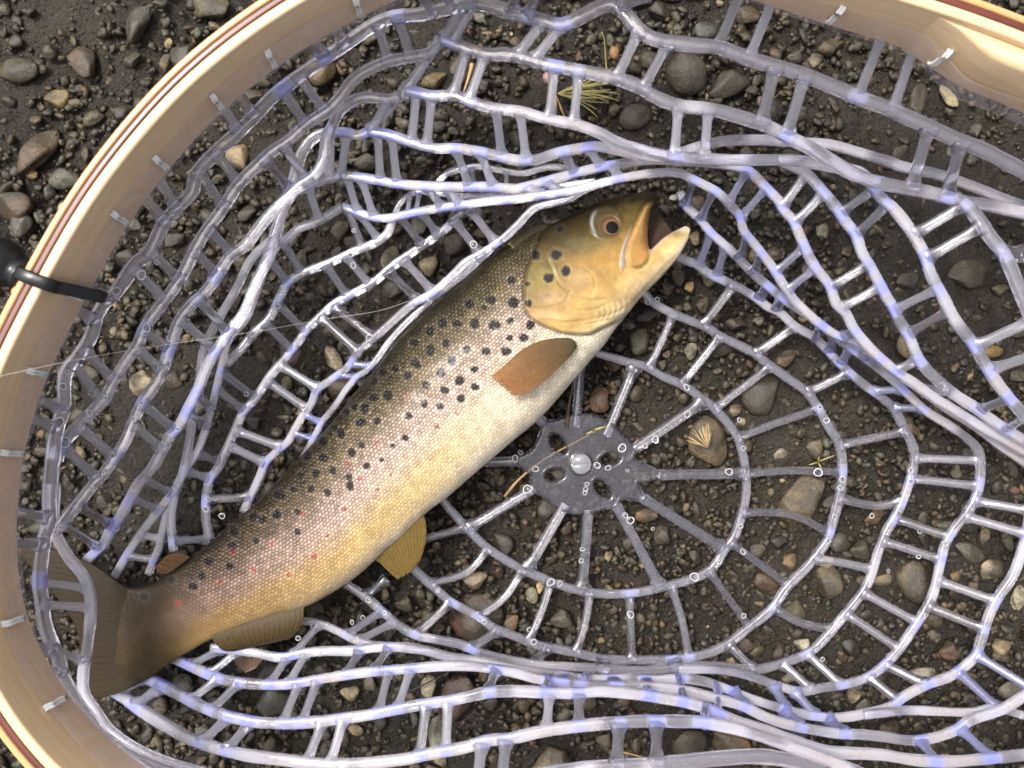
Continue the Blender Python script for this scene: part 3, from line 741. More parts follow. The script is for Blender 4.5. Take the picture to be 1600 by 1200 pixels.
ring('D', '577,205 560,212 542,207 520,207 495,212 477,230 467,250 457,285 440,330 425,380 420,400 397,450 382,487 360,517 340,545 322,575 310,607 295,637 280,665 265,682 252,707 235,735 217,755 202,782 185,812 175,825 162,850 147,865 132,880', [.048,.046,.044,.046,.048,.046,.044,.038,.020], 18, .65)
ring('Dr', '577,205 612,212 650,225 682,232 712,232 750,237 800,249 834,250 867,240 901,233 928,229 959,233 1002,243 1040,246 1070,236 1127,221 1195,219 1246,223 1296,226 1347,240 1391,253 1408,260 1465,273 1516,290 1566,310 1640,335', [.048,.052,.052,.050,.048,.048,.050,.052], 18, .75)
ring('Dq', '1215,250 1230,255 1260,272 1282,295 1307,325 1320,345 1337,367 1347,395 1362,420 1380,455 1395,480 1405,500 1422,530 1440,568 1482,609 1522,636 1566,667 1630,705', [.046,.048,.046,.042,.040], 18, .8)
ring('D2', '428,372 408,388 388,412 370,450 350,485 332,515 317,550 312,590 302,640 296,690 285,740 277,757 272,780 267,812 271,862', [.040,.038,.034,.030,.028], 14, .7)
ring('D3', '425,392 403,450 386,495 358,530 349,560 340,600 332,632 320,675 310,702 292,732 277,757 262,790 250,850 232,897', [.034,.033,.030,.026,.022], 13, .6)
ring('E', '533,275 505,282 492,285 470,297 450,312 437,345 428,385 410,425', [.040,.042,.042,.040], 16, .5)
ring('E2', '277,760 255,790 237,812 220,835 200,865 180,900', [.028,.024,.016], 15, .6)
ring('Er', '533,275 560,277 590,282 617,287 650,290 687,292 725,292 762,292 800,295 817,293 867,280 918,266 969,256 1019,249 1060,252 1105,254 1150,260 1175,272 1200,297 1215,312 1224,328 1237,342 1245,357 1257,385 1272,415 1295,445 1307,475 1322,490 1335,515 1360,545 1397,578 1430,600 1458,620 1495,643 1539,670 1630,720', [.040,.042,.044,.044,.042,.042,.040,.036,.034], 17, .85)
ring('F', '535,322 520,332 495,347 467,357 450,372 437,380 420,400 405,430', [.032,.034,.034,.034], 15, .35)
ring('Fr', '535,322 555,330 585,340 612,340 650,332 687,325 725,320 762,315 800,312 834,307 884,300 918,292 952,283 1002,273 1055,270 1082,280 1120,300 1140,320 1155,337 1162,360 1175,377 1195,402 1212,425 1232,457 1250,478 1282,507 1310,525 1340,535 1384,572 1430,603 1482,640 1529,670 1566,699 1630,742', [.032,.034,.046,.054,.050,.036,.032,.028,.026], 15, .85)
ring('Fm', '682,287 700,270 720,265 750,260 775,265 817,271 851,262 880,262 910,272', [.030,.032,.034,.036], 11, .5)
ring('Fn', '615,338 625,318 640,305 660,300 690,303 730,306 780,305 830,298 880,290 930,283', [.026,.028,.030,.040,.046], 10, .5)
ring('G', '614,342 605,365 585,380 555,392 525,406 500,416 472,427 450,442 437,465 428,485 417,502 395,522 375,547 352,570', [.030,.028,.026,.026,.028], 15, .25)
ring('H', '772,312 748,317 728,327 712,340 697,357 670,377 640,397 612,417 585,440 555,457 527,472 500,495 480,515 457,547 437,570 417,595 400,622 380,645 367,672 352,707 340,732 327,752 322,780 322,812 328,842', [.034,.024,.022,.020,.020,.018], 15, .3)
ring('I', '950,283 918,294 890,310 861,318 834,326 810,350 783,375 750,397 725,412 700,437 677,457 650,472 630,487 597,517 560,550 545,572 515,595 495,610 487,630 470,655 450,690 432,706 415,724 402,754 380,800', [.050,.046,.040,.036,.032,.026,.020,.018,.014], 14, .5)
ring('J', '770,388 725,428 682,462 650,490 615,525 580,572 560,587 542,607 525,632 505,657 490,685 470,720', [.030,.030,.028,.024,.020], 11, .45)
ring('Gr', '1062,300 1070,320 1085,335 1097,347 1112,365 1140,390 1160,410 1180,430 1200,447 1225,468 1250,484 1283,507 1316,534 1357,564 1394,593 1418,616 1448,643 1482,664 1512,686 1530,708 1531,750 1525,775 1512,800 1492,825 1477,850 1469,880 1455,935 1424,986 1397,1023 1364,1053 1330,1067 1289,1074 1249,1080 1212,1070 1161,1053 1117,1046 1060,1046', [.024,.024,.022,.020,.020,.020,.020,.022,.022], 15, .6)
ring('R3', '1040,385 1062,402 1085,412 1112,430 1150,447 1180,465 1200,480 1220,490 1242,510 1272,527 1290,545 1313,569 1347,599 1391,633 1410,663 1427,700 1427,728 1416,768 1400,805 1385,830 1372,863 1354,915 1316,965 1269,1016 1222,1036 1178,1046 1117,1040 1060,1043 1000,1048 950,1046 900,1042 850,1040 800,1032 750,1020 720,1007 687,1000 650,992 620,975 600,957 570,932 540,912', [.014,.013,.012,.012,.012,.012,.014,.014,.012], 15, .35)
ring('R2', '1003,450 1010,462 1022,474 1045,487 1075,500 1105,512 1125,525 1175,550 1195,565 1225,587 1257,610 1277,635 1295,668 1307,685 1315,712 1316,750 1310,782 1302,812 1292,845 1272,872 1256,891 1229,918 1205,952 1171,980 1134,1008 1097,1023 1050,1030 1000,1031 950,1030 900,1020 862,1012 837,1007 800,992 770,980 750,965 705,940 675,915 645,888 625,872', [.008,.007,.007,.007,.008,.009,.009], 15, .2)
ring('R1', '905,545 932,552 985,567 1007,572 1035,588 1065,601 1100,625 1120,642 1145,672 1157,697 1165,735 1166,770 1160,800 1148,837 1134,857 1111,889 1080,905 1036,917 992,926 950,928 921,925 890,919 861,908 817,890 763,857 729,824 705,798 690,778', [.0052,.0052,.0052], 15, .08)
ring('R4', '470,970 490,972 505,976 530,987 555,1000 580,1007 625,1010 675,1020 725,1029 775,1036', [.022,.022,.022], 13, .6)
ring('R5', '330,1012 365,1015 400,1020 437,1027 475,1020 512,1017 550,1017 587,1012 625,1011 662,1016 700,1026 750,1034 800,1045 837,1050 875,1055 920,1061 975,1060 1025,1062 1062,1060 1100,1065 1137,1077 1175,1092 1212,1104 1262,1117 1313,1121 1364,1112 1395,1102 1414,1087 1448,1070 1489,1054 1522,1027 1532,1003 1545,962 1560,932 1582,900 1600,850 1612,790', [.030,.032,.032,.032,.032,.032,.030,.030,.030], 16, .8)
ring('R5b', '1350,1117 1392,1112 1430,1110 1480,1112 1520,1113 1555,1106 1600,1118', [.036,.038,.038], 15, .7)
ring('R6', '200,1012 237,1020 272,1029 312,1047 350,1062 400,1069 450,1069 500,1061 537,1055 575,1050 612,1047 650,1044 687,1041 737,1041 800,1050 837,1060 875,1066 925,1071 975,1072 1037,1074 1075,1080 1125,1093 1162,1104 1200,1122 1240,1134 1300,1145 1350,1148 1387,1152 1425,1157 1462,1152 1495,1140 1517,1125 1550,1114 1577,1102 1640,1060', [.012,.038,.046,.046,.044,.044,.044,.044,.044], 17, .85)
ring('R7', '180,1040 210,1052 237,1063 275,1082 312,1102 350,1117 400,1128 450,1130 500,1127 537,1122 575,1117 625,1107 662,1100 700,1095 725,1090 762,1082 800,1080 850,1082 900,1083 937,1080 987,1084 1025,1089 1075,1098 1112,1110 1150,1127 1200,1143 1262,1165 1300,1175 1375,1179 1425,1187 1475,1190 1525,1187 1640,1175', [.012,.048,.058,.060,.060,.058,.058,.060], 19, .85)
ring('R8', '140,1045 165,1068 195,1090 225,1112 262,1135 300,1155 350,1172 400,1182 450,1188 500,1194 550,1194 625,1187 675,1177 725,1168 762,1157 800,1153 850,1142 900,1135 950,1130 1000,1127 1050,1127 1100,1129 1150,1139 1200,1154 1250,1172 1300,1190 1360,1215', [.010,.034,.062,.070,.072,.072,.072,.072], 20, .8)
ring('R9', '700,1240 800,1218 900,1203 960,1198 1030,1194 1100,1187 1175,1182 1230,1188 1290,1208', [.084,.086,.086], 24, .4)

CORD = []   # sampled points for joining rungs: px, py, z
netting = None
JUNC = {}
def streak(d, m):
    a = np.linspace(0, 2 * math.pi, m, endpoint=False)
    S = np.stack([np.repeat(d * .035, m), np.tile(np.cos(a) * 3.0, len(d)), np.tile(np.sin(a) * 3.0, len(d))], 1)
    return np.r_[S, S[:1], S[-1:]]
def ring_sample(k):
    p, zs, wpx, ba = RINGS[k]
    a = np.array(p); z = np.interp(np.linspace(0, 1, len(a)), np.linspace(0, 1, len(zs)), zs)
    q = catmull(np.c_[a, z], 4.0); CORD.append(q); CID.extend([k] * len(q)); SAMP[k] = q; JUNC[k] = []
SAMP = {}; CID = []
def ring_obj(k, parent):
    p, zs, wpx, band_amt = RINGS[k]
    a = np.array(p); z = np.interp(np.linspace(0, 1, len(a)), np.linspace(0, 1, len(zs)), zs)
    q = catmull(np.c_[a, z], 4.0)
    r = np.random.default_rng(sum(map(ord, k)) * 7 + len(k))
    n = len(q)
    wob = np.convolve(r.standard_normal(n + 24), np.ones(7) / 7, 'same')[12:12 + n]
    P3 = np.array([P(x, y, zz) for x, y, zz in q])
    rad = wpx * 0.5 * 0.9 * (H - q[:, 2]) / F * (1 + 0.07 * wob)
    V, Q, T = tube(P3, rad, 12, 0.85, 3.6)
    # white and periwinkle bands along the cord: refracted light put into the tint
    d = np.r_[0, np.cumsum(np.linalg.norm(np.diff(q[:, :2], axis=0), axis=1))]
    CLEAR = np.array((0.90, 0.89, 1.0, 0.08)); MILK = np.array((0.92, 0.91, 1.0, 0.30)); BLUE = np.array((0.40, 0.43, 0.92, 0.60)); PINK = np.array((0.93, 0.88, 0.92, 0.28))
    # slow change between clear and milky tint, painted blue refraction where rungs join
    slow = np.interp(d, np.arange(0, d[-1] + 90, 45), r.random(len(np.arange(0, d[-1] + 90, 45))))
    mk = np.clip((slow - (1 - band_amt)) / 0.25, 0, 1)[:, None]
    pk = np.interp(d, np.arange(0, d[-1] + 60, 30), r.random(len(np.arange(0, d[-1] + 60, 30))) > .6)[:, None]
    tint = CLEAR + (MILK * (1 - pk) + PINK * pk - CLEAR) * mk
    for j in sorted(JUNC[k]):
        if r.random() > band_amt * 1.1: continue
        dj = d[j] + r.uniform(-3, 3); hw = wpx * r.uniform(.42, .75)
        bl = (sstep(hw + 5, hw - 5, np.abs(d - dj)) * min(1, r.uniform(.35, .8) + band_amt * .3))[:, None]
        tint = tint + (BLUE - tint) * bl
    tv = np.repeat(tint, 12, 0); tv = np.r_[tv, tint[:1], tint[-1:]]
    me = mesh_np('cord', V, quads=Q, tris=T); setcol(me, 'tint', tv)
    setvec(me, 'sw', streak(d, 12))
    return child('cord', me, M_NET, parent)

# hub plate with four slots and a central boss
HUBC = (908, 725)
SPOKES = [((900,668),(908,552)), ((946,682),(992,572)), ((990,702),(1100,627)), ((1028,742),(1166,740)), ((1003,777),(1130,857)), ((961,786),(1031,916)), ((919,796),(910,921)),
          ((884,786),(824,890)), ((836,762),(731,826)), ((808,721),(720,724)), ((852,664),(800,610))]
def hub():
    th = np.linspace(0, 2 * math.pi, 160, endpoint=False)
    rad = np.full(160, 80.0)
    for (a, b) in SPOKES:
        an = math.atan2(a[1] - HUBC[1], a[0] - HUBC[0]); L = math.hypot(a[0] - HUBC[0], a[1] - HUBC[1]) + 6
        d = np.abs((th - an + math.pi) % (2 * math.pi) - math.pi)
        rad = np.maximum(rad, np.minimum(80 + (L - 80) * np.exp(-(d / 0.16) ** 2) * 1.0, L))
    outer = np.stack([HUBC[0] + rad * np.cos(th), HUBC[1] + rad * np.sin(th)], 1)
    holes = []
    for cx, cy, a, b, rot in ((872, 694, 17, 10, 55), (953, 717, 17, 9, -20), (866, 742, 15, 9, -15), (941, 764, 17, 10, 50)):
        t = np.linspace(0, 2 * math.pi, 24, endpoint=False); c, s = math.cos(R(rot)), math.sin(R(rot))
        holes.append(np.stack([cx + a * np.cos(t) * c - b * np.sin(t) * s, cy + a * np.cos(t) * s + b * np.sin(t) * c], 1))
    st = 1.6
    xs = np.arange(780, 1045, st); ys = np.arange(640, 815, st); X, Y = np.meshgrid(xs, ys)
    ins = inpoly(X, Y, outer)
    for h in holes: ins &= ~inpoly(X, Y, h)
    d, _, _, nx, ny = polydist(X, Y, outer, True)
    for h in holes:
        d2, _, _, n2, m2 = polydist(X, Y, h, True); mm = d2 < d; d = np.where(mm, d2, d); nx = np.where(mm, n2, nx); ny = np.where(mm, m2, ny)
    t = 0.0019 * np.sqrt(np.clip(1 - (1 - np.clip(d / 7, 0, 1)) ** 2, 0, 1))
    rc = np.hypot(X - HUBC[0], Y - HUBC[1])
    t += 0.0007 * sstep(19, 16, rc) - 0.0004 * np.exp(-((rc - 15) / 2.0) ** 2)
    return gridsolid(X, Y, ins, nx, ny, t, t, 0.0042)
def gridsolid(X, Y, ins, nx, ny, top, bot, zc, place=None):
    pad = np.zeros((ins.shape[0] + 2, ins.shape[1] + 2), bool); pad[1:-1, 1:-1] = ins
    nb = np.zeros_like(ins)
    for dy in (0, 1, 2):
        for dx in (0, 1, 2): nb |= pad[dy:dy + ins.shape[0], dx:dx + ins.shape[1]]
    rim = nb & ~ins
    PX = np.where(rim, nx, X); PY = np.where(rim, ny, Y)
    ti = -np.ones(ins.shape, int); bi = -np.ones(ins.shape, int)
    ti[ins] = np.arange(ins.sum()); k = ins.sum()
    ti[rim] = k + np.arange(rim.sum()); k += rim.sum()
    bi[ins] = k + np.arange(ins.sum()); bi[rim] = ti[rim]
    inc = nb
    a = inc[:-1, :-1] & inc[:-1, 1:] & inc[1:, 1:] & inc[1:, :-1] & (ins[:-1, :-1] | ins[:-1, 1:] | ins[1:, 1:] | ins[1:, :-1])
    def q(ix, rev):
        f = np.stack([ix[:-1, :-1][a], ix[1:, :-1][a], ix[1:, 1:][a], ix[:-1, 1:][a]], -1)
        return f[:, ::-1] if rev else f
    zt = zc + top; zb = zc - bot
    kz = (H - zt[ins]) / F; Vt = np.stack([(X[ins] - 800) * kz, -(Y[ins] - 600) * kz, zt[ins]], 1)
    kr = (H - zc) / F; Vr = np.stack([(PX[rim] - 800) * kr, -(PY[rim] - 600) * kr, np.full(rim.sum(), zc)], 1)
    Vb = np.stack([(X[ins] - 800) * kr, -(Y[ins] - 600) * kr, zb[ins]], 1)
    V = np.r_[Vt, Vr, Vb]; Qd = np.r_[q(ti, False), q(bi, True)]
    return V, Qd, ins, rim, PX, PY
V, Q, *_r = hub()
me = mesh_np('netting', V, quads=Q); setcol(me, 'tint', np.tile((0.84, 0.84, 0.94, 0.025), (len(V), 1)))
netting = child('netting', me, M_HUB, NET); netting['label'] = 'clear rubber mesh bag spreading from a round hub'
# boss
t = np.linspace(0, 1, 10); bc = np.array(P(908, 725, 0.0068))
prof = [(0.0006, .0001), (0.0006, .0046), (0.0010, .0052), (0.0014, .0050), (0.0011, .0044), (0.0011, .0001)]
V, Q, T = tube(np.array([bc + (0, 0, -0.0012 + a) for a, _ in prof]), np.array([b for _, b in prof]), 28)
me = mesh_np('boss', V, quads=Q, tris=T); setcol(me, 'tint', np.tile((0.88, 0.90, 0.95, 0.25), (len(V), 1))); child('boss', me, M_NET, netting)
for k in RINGS: ring_sample(k)
ALLC = np.concatenate(CORD); START = {k: CID.index(k) for k in RINGS}
def mark(x, y):
    i = int(np.argmin((ALLC[:, 0] - x) ** 2 + (ALLC[:, 1] - y) ** 2)); JUNC[CID[i]].append(i - START[CID[i]])
def near_z(x, y, hint=None):
    d = (ALLC[:, 0] - x) ** 2 + (ALLC[:, 1] - y) ** 2
    if hint is not None: d = d + ((ALLC[:, 2] - hint) * 1500) ** 2
    i = int(np.argmin(d))
    return (ALLC[i, 2], math.sqrt(d[i]), ALLC[i, 0], ALLC[i, 1])
def rung(p, wpx, z0=None, z1=None, milk=0.14, tint=(0.88, 0.87, 0.98)):
    a, b = p[0], p[-1]
    za, da, xa, ya = near_z(*a) if z0 is None else (z0, 0, *a)
    zb, db, xb, yb = near_z(*b) if z1 is None else (z1, 0, *b)
    if z0 is None and da > 18: za = zb if da > 40 else za
    if z1 is None and db > 18: zb = za if db > 40 else zb
    P2 = [list(v) for v in p]
    if z0 is None and da < 18: P2[0] = [xa, ya]; mark(xa, ya)
    if z1 is None and db < 18: P2[-1] = [xb, yb]; mark(xb, yb)
    z = np.linspace(za, zb, len(P2))
    q = catmull(np.c_[np.array(P2), z], 2.5)
    n = len(q); d = np.r_[0, np.cumsum(np.linalg.norm(np.diff(q[:, :2], axis=0), axis=1))]; L = d[-1]
    fl = 1 + (0.75 if z0 is None else 0.15) * np.exp(-((d - wpx * .35) / (wpx * .42)).clip(0) ** 1.3) + 0.75 * np.exp(-((L - d - wpx * .35) / (wpx * .42)).clip(0) ** 1.3)
    rad = wpx * .5 * .92 * (H - q[:, 2]) / F
    V, Q, T = tube(np.array([P(*v) for v in q]), rad * fl, 10, 0.80 / fl ** .8, 2.6)
    me = mesh_np('rung', V, quads=Q, tris=T); setvec(me, 'sw', streak(d + random.uniform(0, 999), 10))
    m = np.clip(milk * .55 - .07 + random.uniform(-.04, .07), 0.015, .9)
    setcol(me, 'tint', np.tile((*tint, m), (len(V), 1)))
    return child('rung', me, M_NET, netting)
def rungs(s, wpx, **kw):
    for q in s.split(';'):
        p = pts(re.sub(r'(?<=\d)-', ' ', q).strip()); rung(p, wpx, **kw)
# skirt to first ring (upper end fixed to the skirt)
rungs('482,40-504,86;512,22-536,66;336,148-370,204;362,134-397,182;243,275-277,324;222,305-258,348;138,440-167,470;104,476-147,500;62,625-97,640;36,650-92,668;20,800-76,808;14,846-68,852;30,1003-80,1020;48,1042-96,1056;655,-12-675,20;688,-12-708,12;1155,-8-1122,72;1206,2-1172,90;1378,58-1342,150;1430,68-1397,168;805,-14-800,18;840,-14-825,24;1015,-6-966,14', 17, z0=0.092, milk=.2)
rungs('592,45-607,97;622,30-640,88;445,147-477,192;470,120-505,172;317,270-349,322;341,242-375,287;217,425-252,468;240,396-279,437;143,552-172,594;120,570-147,620', 16)
rungs('127,672-172,710;100,698-152,748', 16)
rungs('307,394-337,430;330,362-362,396;228,515-262,545;218,548-250,580;415,250-452,296;445,230-478,278;230,635-270,670;208,665-252,702', 15)
rungs('297,508-330,545;320,480-352,515;127,793-177,822;103,825-152,852', 15)
rungs('225,750-267,770;208,782-250,795;225,838-256,845;203,870-242,874;290,640-322,668;300,612-330,640', 12, milk=.25)
rungs('722,10-695,60;743,8-708,62;848,38-808,84;880,42-834,88;997,50-965,120;1042,68-1008,135', 17, milk=.3)
rungs('1212,108-1190,192;1256,122-1233,206;1448,204-1424,292;1502,224-1480,306', 19, milk=.2)
rungs('690,62-635,140;635,142-577,205;727,78-710,148;757,86-733,158;867,106-857,185;905,113-897,194;1060,168-1055,244;1107,174-1102,246', 16, milk=.4)
rungs('652,148-643,222;674,152-667,226;775,172-785,244;813,178-821,248;605,158-582,200', 15, milk=.35)
rungs('540,212-535,272;518,210-514,278;590,212-596,280;612,216-622,286;712,236-735,292;750,240-770,292;881,238-898,270;921,232-938,262', 14, milk=.35)
rungs('540,280-560,332;565,282-587,338;667,292-692,322;695,294-720,318;824,292-844,306;854,285-878,300;482,290-497,345;955,258-965,278', 13, milk=.4)
rungs('735,262-742,292;760,262-765,292;640,308-636,334;655,303-650,330;790,268-790,310;700,300-706,320', 8, milk=.35)
rungs('540,328-567,384;560,334-592,374;627,342-657,382;660,336-682,364;425,405-447,442;442,378-470,424', 13, milk=.25)
rungs('507,415-540,458;540,402-576,442;417,505-452,544;440,478-474,516;345,580-397,618;340,610-382,642;307,712-345,722;290,738-330,750;272,845-326,842', 13, milk=.2)
rungs('607,424-652,468;632,406-678,456;712,345-748,394;735,330-774,378;502,498-557,550;525,482-583,528;420,597-478,640;442,572-496,608;375,675-442,700;364,700-414,722;326,782-396,778', 14, milk=.2)
rungs('555,572-577,572;532,592-557,592;480,648-504,660;462,678-492,684', 10, milk=.5, tint=(.45, .47, .85))
# right-hand fan
rungs('1085,284-1070,318;1116,300-1096,344;1168,370-1156,404;1190,398-1180,426;1165,272-1141,316;1192,298-1160,340;1250,390-1212,424;1272,420-1233,454;1334,520-1312,528;1377,562-1352,556', 13, milk=.3, tint=(.60, .60, .80))
rungs('1110,368-1092,412;1132,388-1120,430;1197,448-1186,466;1218,468-1212,484;1278,510-1276,528;1303,530-1296,550;1325,548-1315,568;1408,609-1365,610;1441,640-1394,636', 13, milk=.3, tint=(.55, .56, .82))
rungs('1258,276-1225,322;1286,304-1242,350;1350,418-1298,448;1367,450-1314,480;1432,560-1405,578;1478,608-1440,610;1385,324-1338,366;1360,300-1312,332;1457,456-1398,484;1474,490-1416,522;1528,640-1574,626;1570,672-1600,655', 15, milk=.2)
rungs('1505,325-1428,368;1532,355-1448,402;1606,510-1525,540;1622,552-1546,578;1600,396-1560,400', 18, milk=.18)
# radial spokes and lower rungs
for a, b in SPOKES: rung([a, b], 17, z0=0.0046, z1=0.0052, milk=.10)
rungs('1050,492-1034,532-1015,572;1122,530-1067,600;1200,575-1118,638;1275,640-1210,662-1155,682;1312,737-1240,735-1166,738;1290,832-1235,804-1162,800;1232,915-1150,854;1168,978-1135,930-1108,894;1077,1024-1065,967-1048,920;987,1028-985,928;902,1018-915,970-922,928;824,1000-845,957-860,912;748,962-786,935-815,894;672,912-729,894-760,860;655,845-725,826', 13, milk=.10)
rungs('1147,448-1098,508;1242,512-1182,548;1325,585-1262,608;1404,680-1312,694;1408,782-1365,790-1314,780;1279,876-1320,880-1362,888;1208,950-1249,972-1298,985;1142,1010-1178,1042;858,1014-835,1036;942,1030-942,1044;1050,1032-1055,1044;780,984-737,1010;702,942-652,988;605,905-572,930', 14, milk=.13)
rungs('1430,714-1528,722;1428,750-1528,760;1402,812-1484,838;1382,848-1468,872;1350,925-1432,970;1325,960-1402,1012;1262,1022-1312,1066;1222,1038-1268,1075', 14, milk=.16)
rungs('1526,782-1606,796;1512,812-1600,834;1466,908-1550,938;1448,945-1536,982;1381,1035-1448,1068;1357,1060-1400,1092', 15, milk=.18)
rungs('1497,1052-1560,1104;1526,1026-1610,1068;1205,1075-1227,1104;1240,1082-1274,1114;1145,1080-1164,1104;1507,1150-1547,1180;1437,1158-1464,1184;1225,1108-1250,1134;1290,1122-1322,1144', 15, milk=.45, tint=(.52, .54, .86))
rungs('598,952-540,990;614,974-560,1000;500,976-456,1022;347,1014-298,1038;372,1018-327,1050;452,1028-420,1066;478,1024-450,1066;562,1020-540,1052;608,1015-582,1047', 13, milk=.3)
rungs('342,1062-298,1092;375,1066-332,1106;252,1072-212,1098;467,1072-442,1126;496,1064-472,1124;608,1050-590,1110;640,1048-622,1104;775,1046-760,1078;857,1066-852,1078', 14, milk=.3)
rungs('355,1122-318,1156;390,1128-355,1168;225,1056-188,1080;252,1074-215,1100;506,1130-480,1188;536,1124-517,1188;665,1104-655,1175;702,1098-697,1166;857,1086-852,1138;905,1086-902,1132;1105,1110-1100,1128', 16, milk=.3)
rungs('967,1134-965,1196;1025,1132-1025,1194;755,1160-745,1226;793,1156-784,1222', 19, milk=.25)
rungs('66,908-136,920;68,945-141,948;85,1020-133,1035', 14, milk=.35)
rungs('880,1056-880,1070;910,1060-906,1074;960,1062-962,1076;1010,1062-1012,1080;1060,1062-1068,1090;1120,1072-1128,1108', 14, milk=.6, tint=(.5, .52, .9))
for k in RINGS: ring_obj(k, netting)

# ------------------------------------------------------------------ trout
DORSAL = pts('1031,311 1026,303 1016,299 997,301 964,308 932,317 893,336 845,356 820,364 793,382 760,407 719,444 665,488 624,528 584,579 550,618 517,662 482,700 450,732 420,766 388,796 364,815 324,851 294,874 250,905 222,917 200,918 182,913 166,902')
VENTRAL = pts('1079,358 1076,372 1068,388 1055,408 1029,437 1001,465 979,493 960,516 945,538 928,557 898,592 847,650 800,690 746,736 699,777 668,800 630,838 600,862 570,890 537,915 483,946 430,962 380,980 329,1000 300,1016 272,1032 248,1050 222,1066 196,1078')
MOUTH = pts('1031,311 1024,318 1018,330 1014,348 1012,366 1013,380 1016,390 1024,383 1036,372 1048,364 1062,357 1072,353 1079,358')
out = np.r_[catmull(DORSAL, 4)[::-1], catmull(MOUTH, 3)[1:-1], catmull(VENTRAL, 4)]
tailend = catmull(np.array([out[-1], (168, 1040), (156, 990), (154, 940), out[0]]), 4)[1:-1]
OUT = np.r_[out, tailend]
st = 1.5
xs = np.arange(140, 1090, st); ys = np.arange(290, 1090, st); X, Y = np.meshgrid(xs, ys)
ins = inpoly(X, Y, OUT)
dB, _, _, nx, ny = polydist(X, Y, OUT, True)
ins &= dB > 0.35
def poisson(mask, h):
    if min(mask.shape) > 40:
        c = mask[::2, ::2]; u = poisson(c, h * 2)
        U = np.repeat(np.repeat(u, 2, 0), 2, 1)
        U = np.pad(U, ((0, max(0, mask.shape[0] - U.shape[0])), (0, max(0, mask.shape[1] - U.shape[1]))))[:mask.shape[0], :mask.shape[1]]
    else: U = np.zeros(mask.shape)
    it = 400 if min(mask.shape) <= 40 else 90
    U = U * mask
    for _ in range(it):
        V_ = np.zeros_like(U)
        V_[1:-1, 1:-1] = 0.25 * (U[:-2, 1:-1] + U[2:, 1:-1] + U[1:-1, :-2] + U[1:-1, 2:] + h * h)
        U = V_ * mask
    return U
phi = poisson(ins, st)
t_px = np.sqrt(2 * np.clip(phi, 0, None))          # half thickness in px for a round section
AXIS = resample(np.array([(a + b) / 2 for a, b in zip(resample(DORSAL, 40), resample(VENTRAL, 40))]), 60)
dA, sA, arc, _, _ = polydist(X, Y, AXIS)
LEN = np.sum(np.linalg.norm(np.diff(AXIS, axis=0), axis=1)); s = arc / LEN      # 0 snout .. 1 tail
dD, _, arcD, _, _ = polydist(X, Y, catmull(DORSAL, 8)); dV, _, _, _, _ = polydist(X, Y, catmull(VENTRAL, 8))
v = dD / (dD + dV + 1e-6)
flat = np.interp(s, [0, .1, .25, .5, .78, .9, 1], [0.62, 0.60, 0.56, 0.55, 0.52, 0.32, 0.07])
# full shoulder: blend towards a flatter-topped section
top = t_px * flat
disp = np.zeros(X.shape)
OPERC = catmull(pts('849,362 842,380 832,401 823,424 819,453 821,484 836,501 862,514 888,521 919,522 935,515 964,501 982,488'), 3)
HEAD = np.r_[OPERC, np.array(pts('1000,500 1100,400 1100,280 900,280'))]
inH = inpoly(X, Y, HEAD); dO, _, _, _, _ = polydist(X, Y, OPERC)
sg = np.where(inH, dO, -dO)
disp += 5.0 * sstep(-1.0, 4.5, sg) * np.exp(-np.clip(sg, 0, None) / 55) - 4.5 * np.exp(-np.clip(-sg, 0, None) / 9) * (~inH)
def crease(line, depth, wd):
    global disp
    d = polydist(X, Y, catmull(pts(line), 3))[0]; disp = disp - depth * np.exp(-(d / wd) ** 2); return d
d_pre = crease('858,408 864,422 871,438 886,454 901,465 920,469 942,468', 1.6, 2.6)
d_sub = crease('889,456 885,468 876,475 850,481 826,480', 1.2, 2.0)
d_gul = crease('1060,396 1034,422 1006,452 980,478 950,492 915,500 880,503 850,499', 1.3, 2.2)
d_inf = crease('896,414 912,418 926,430 930,446 924,460', 0.7, 2.0)
crease('894,486 930,483 950,474', 1.0, 1.8)
for k in range(6):
    x0 = 934 + k * 8.5
    crease('%f,%f %f,%f %f,%f %f,%f' % (x0 - 18, 507 - k * 1.2, x0 - 2, 503 - k * 2.2, x0 + 5, 492 - k * 3, x0 + 3, 480 - k * 3), 1.2, 1.6)
MAX_ = pts('1020,316 1014,330 1012,350 1012,372 1015,394 1012,408 1003,417 992,419 983,414 979,400 983,378 992,355 1000,338 1008,322')
inM = inpoly(X, Y, MAX_); dM, _, _, _, _ = polydist(X, Y, catmull(np.array(MAX_), 3, True), True); sm = np.where(inM, dM, -dM)
disp += 5.5 * sstep(-1.5, 6, sm) - 1.5 * np.exp(-((sm + 2.5) / 2.0) ** 2)
SLOT = pts('990,345 983,360 974,380 969,400 968,416 972,424 978,412 978,396 982,376')
inS = inpoly(X, Y, SLOT); dS, _, _, _, _ = polydist(X, Y, catmull(np.array(SLOT), 3, True), True); ss = np.where(inS, dS, -dS)
disp += 1.8 * sstep(-1, 3, ss)
EYE = (953.5, 353.0)
rE = np.hypot(X - 947, Y - 348); disp += 1.4 * sstep(31, 22, rE) - 0.5 * np.exp(-((rE - 28) / 2.5) ** 2)
re2 = np.hypot(X - EYE[0], Y - EYE[1]); disp -= 1.6 * sstep(17, 13, re2)
d_lat = polydist(X, Y, AXIS)[0]
disp -= 0.6 * np.exp(-(d_lat / 2.2) ** 2) * (s > .3) * (s < .86)
ns = fbm(X.shape, 60, 9, 1.9); disp += ns * 0.35
edge = sstep(0, 9, dB)
top = np.clip(top + disp * edge, 0.0, None)
ZC = 0.031; k3 = (H - ZC) / F
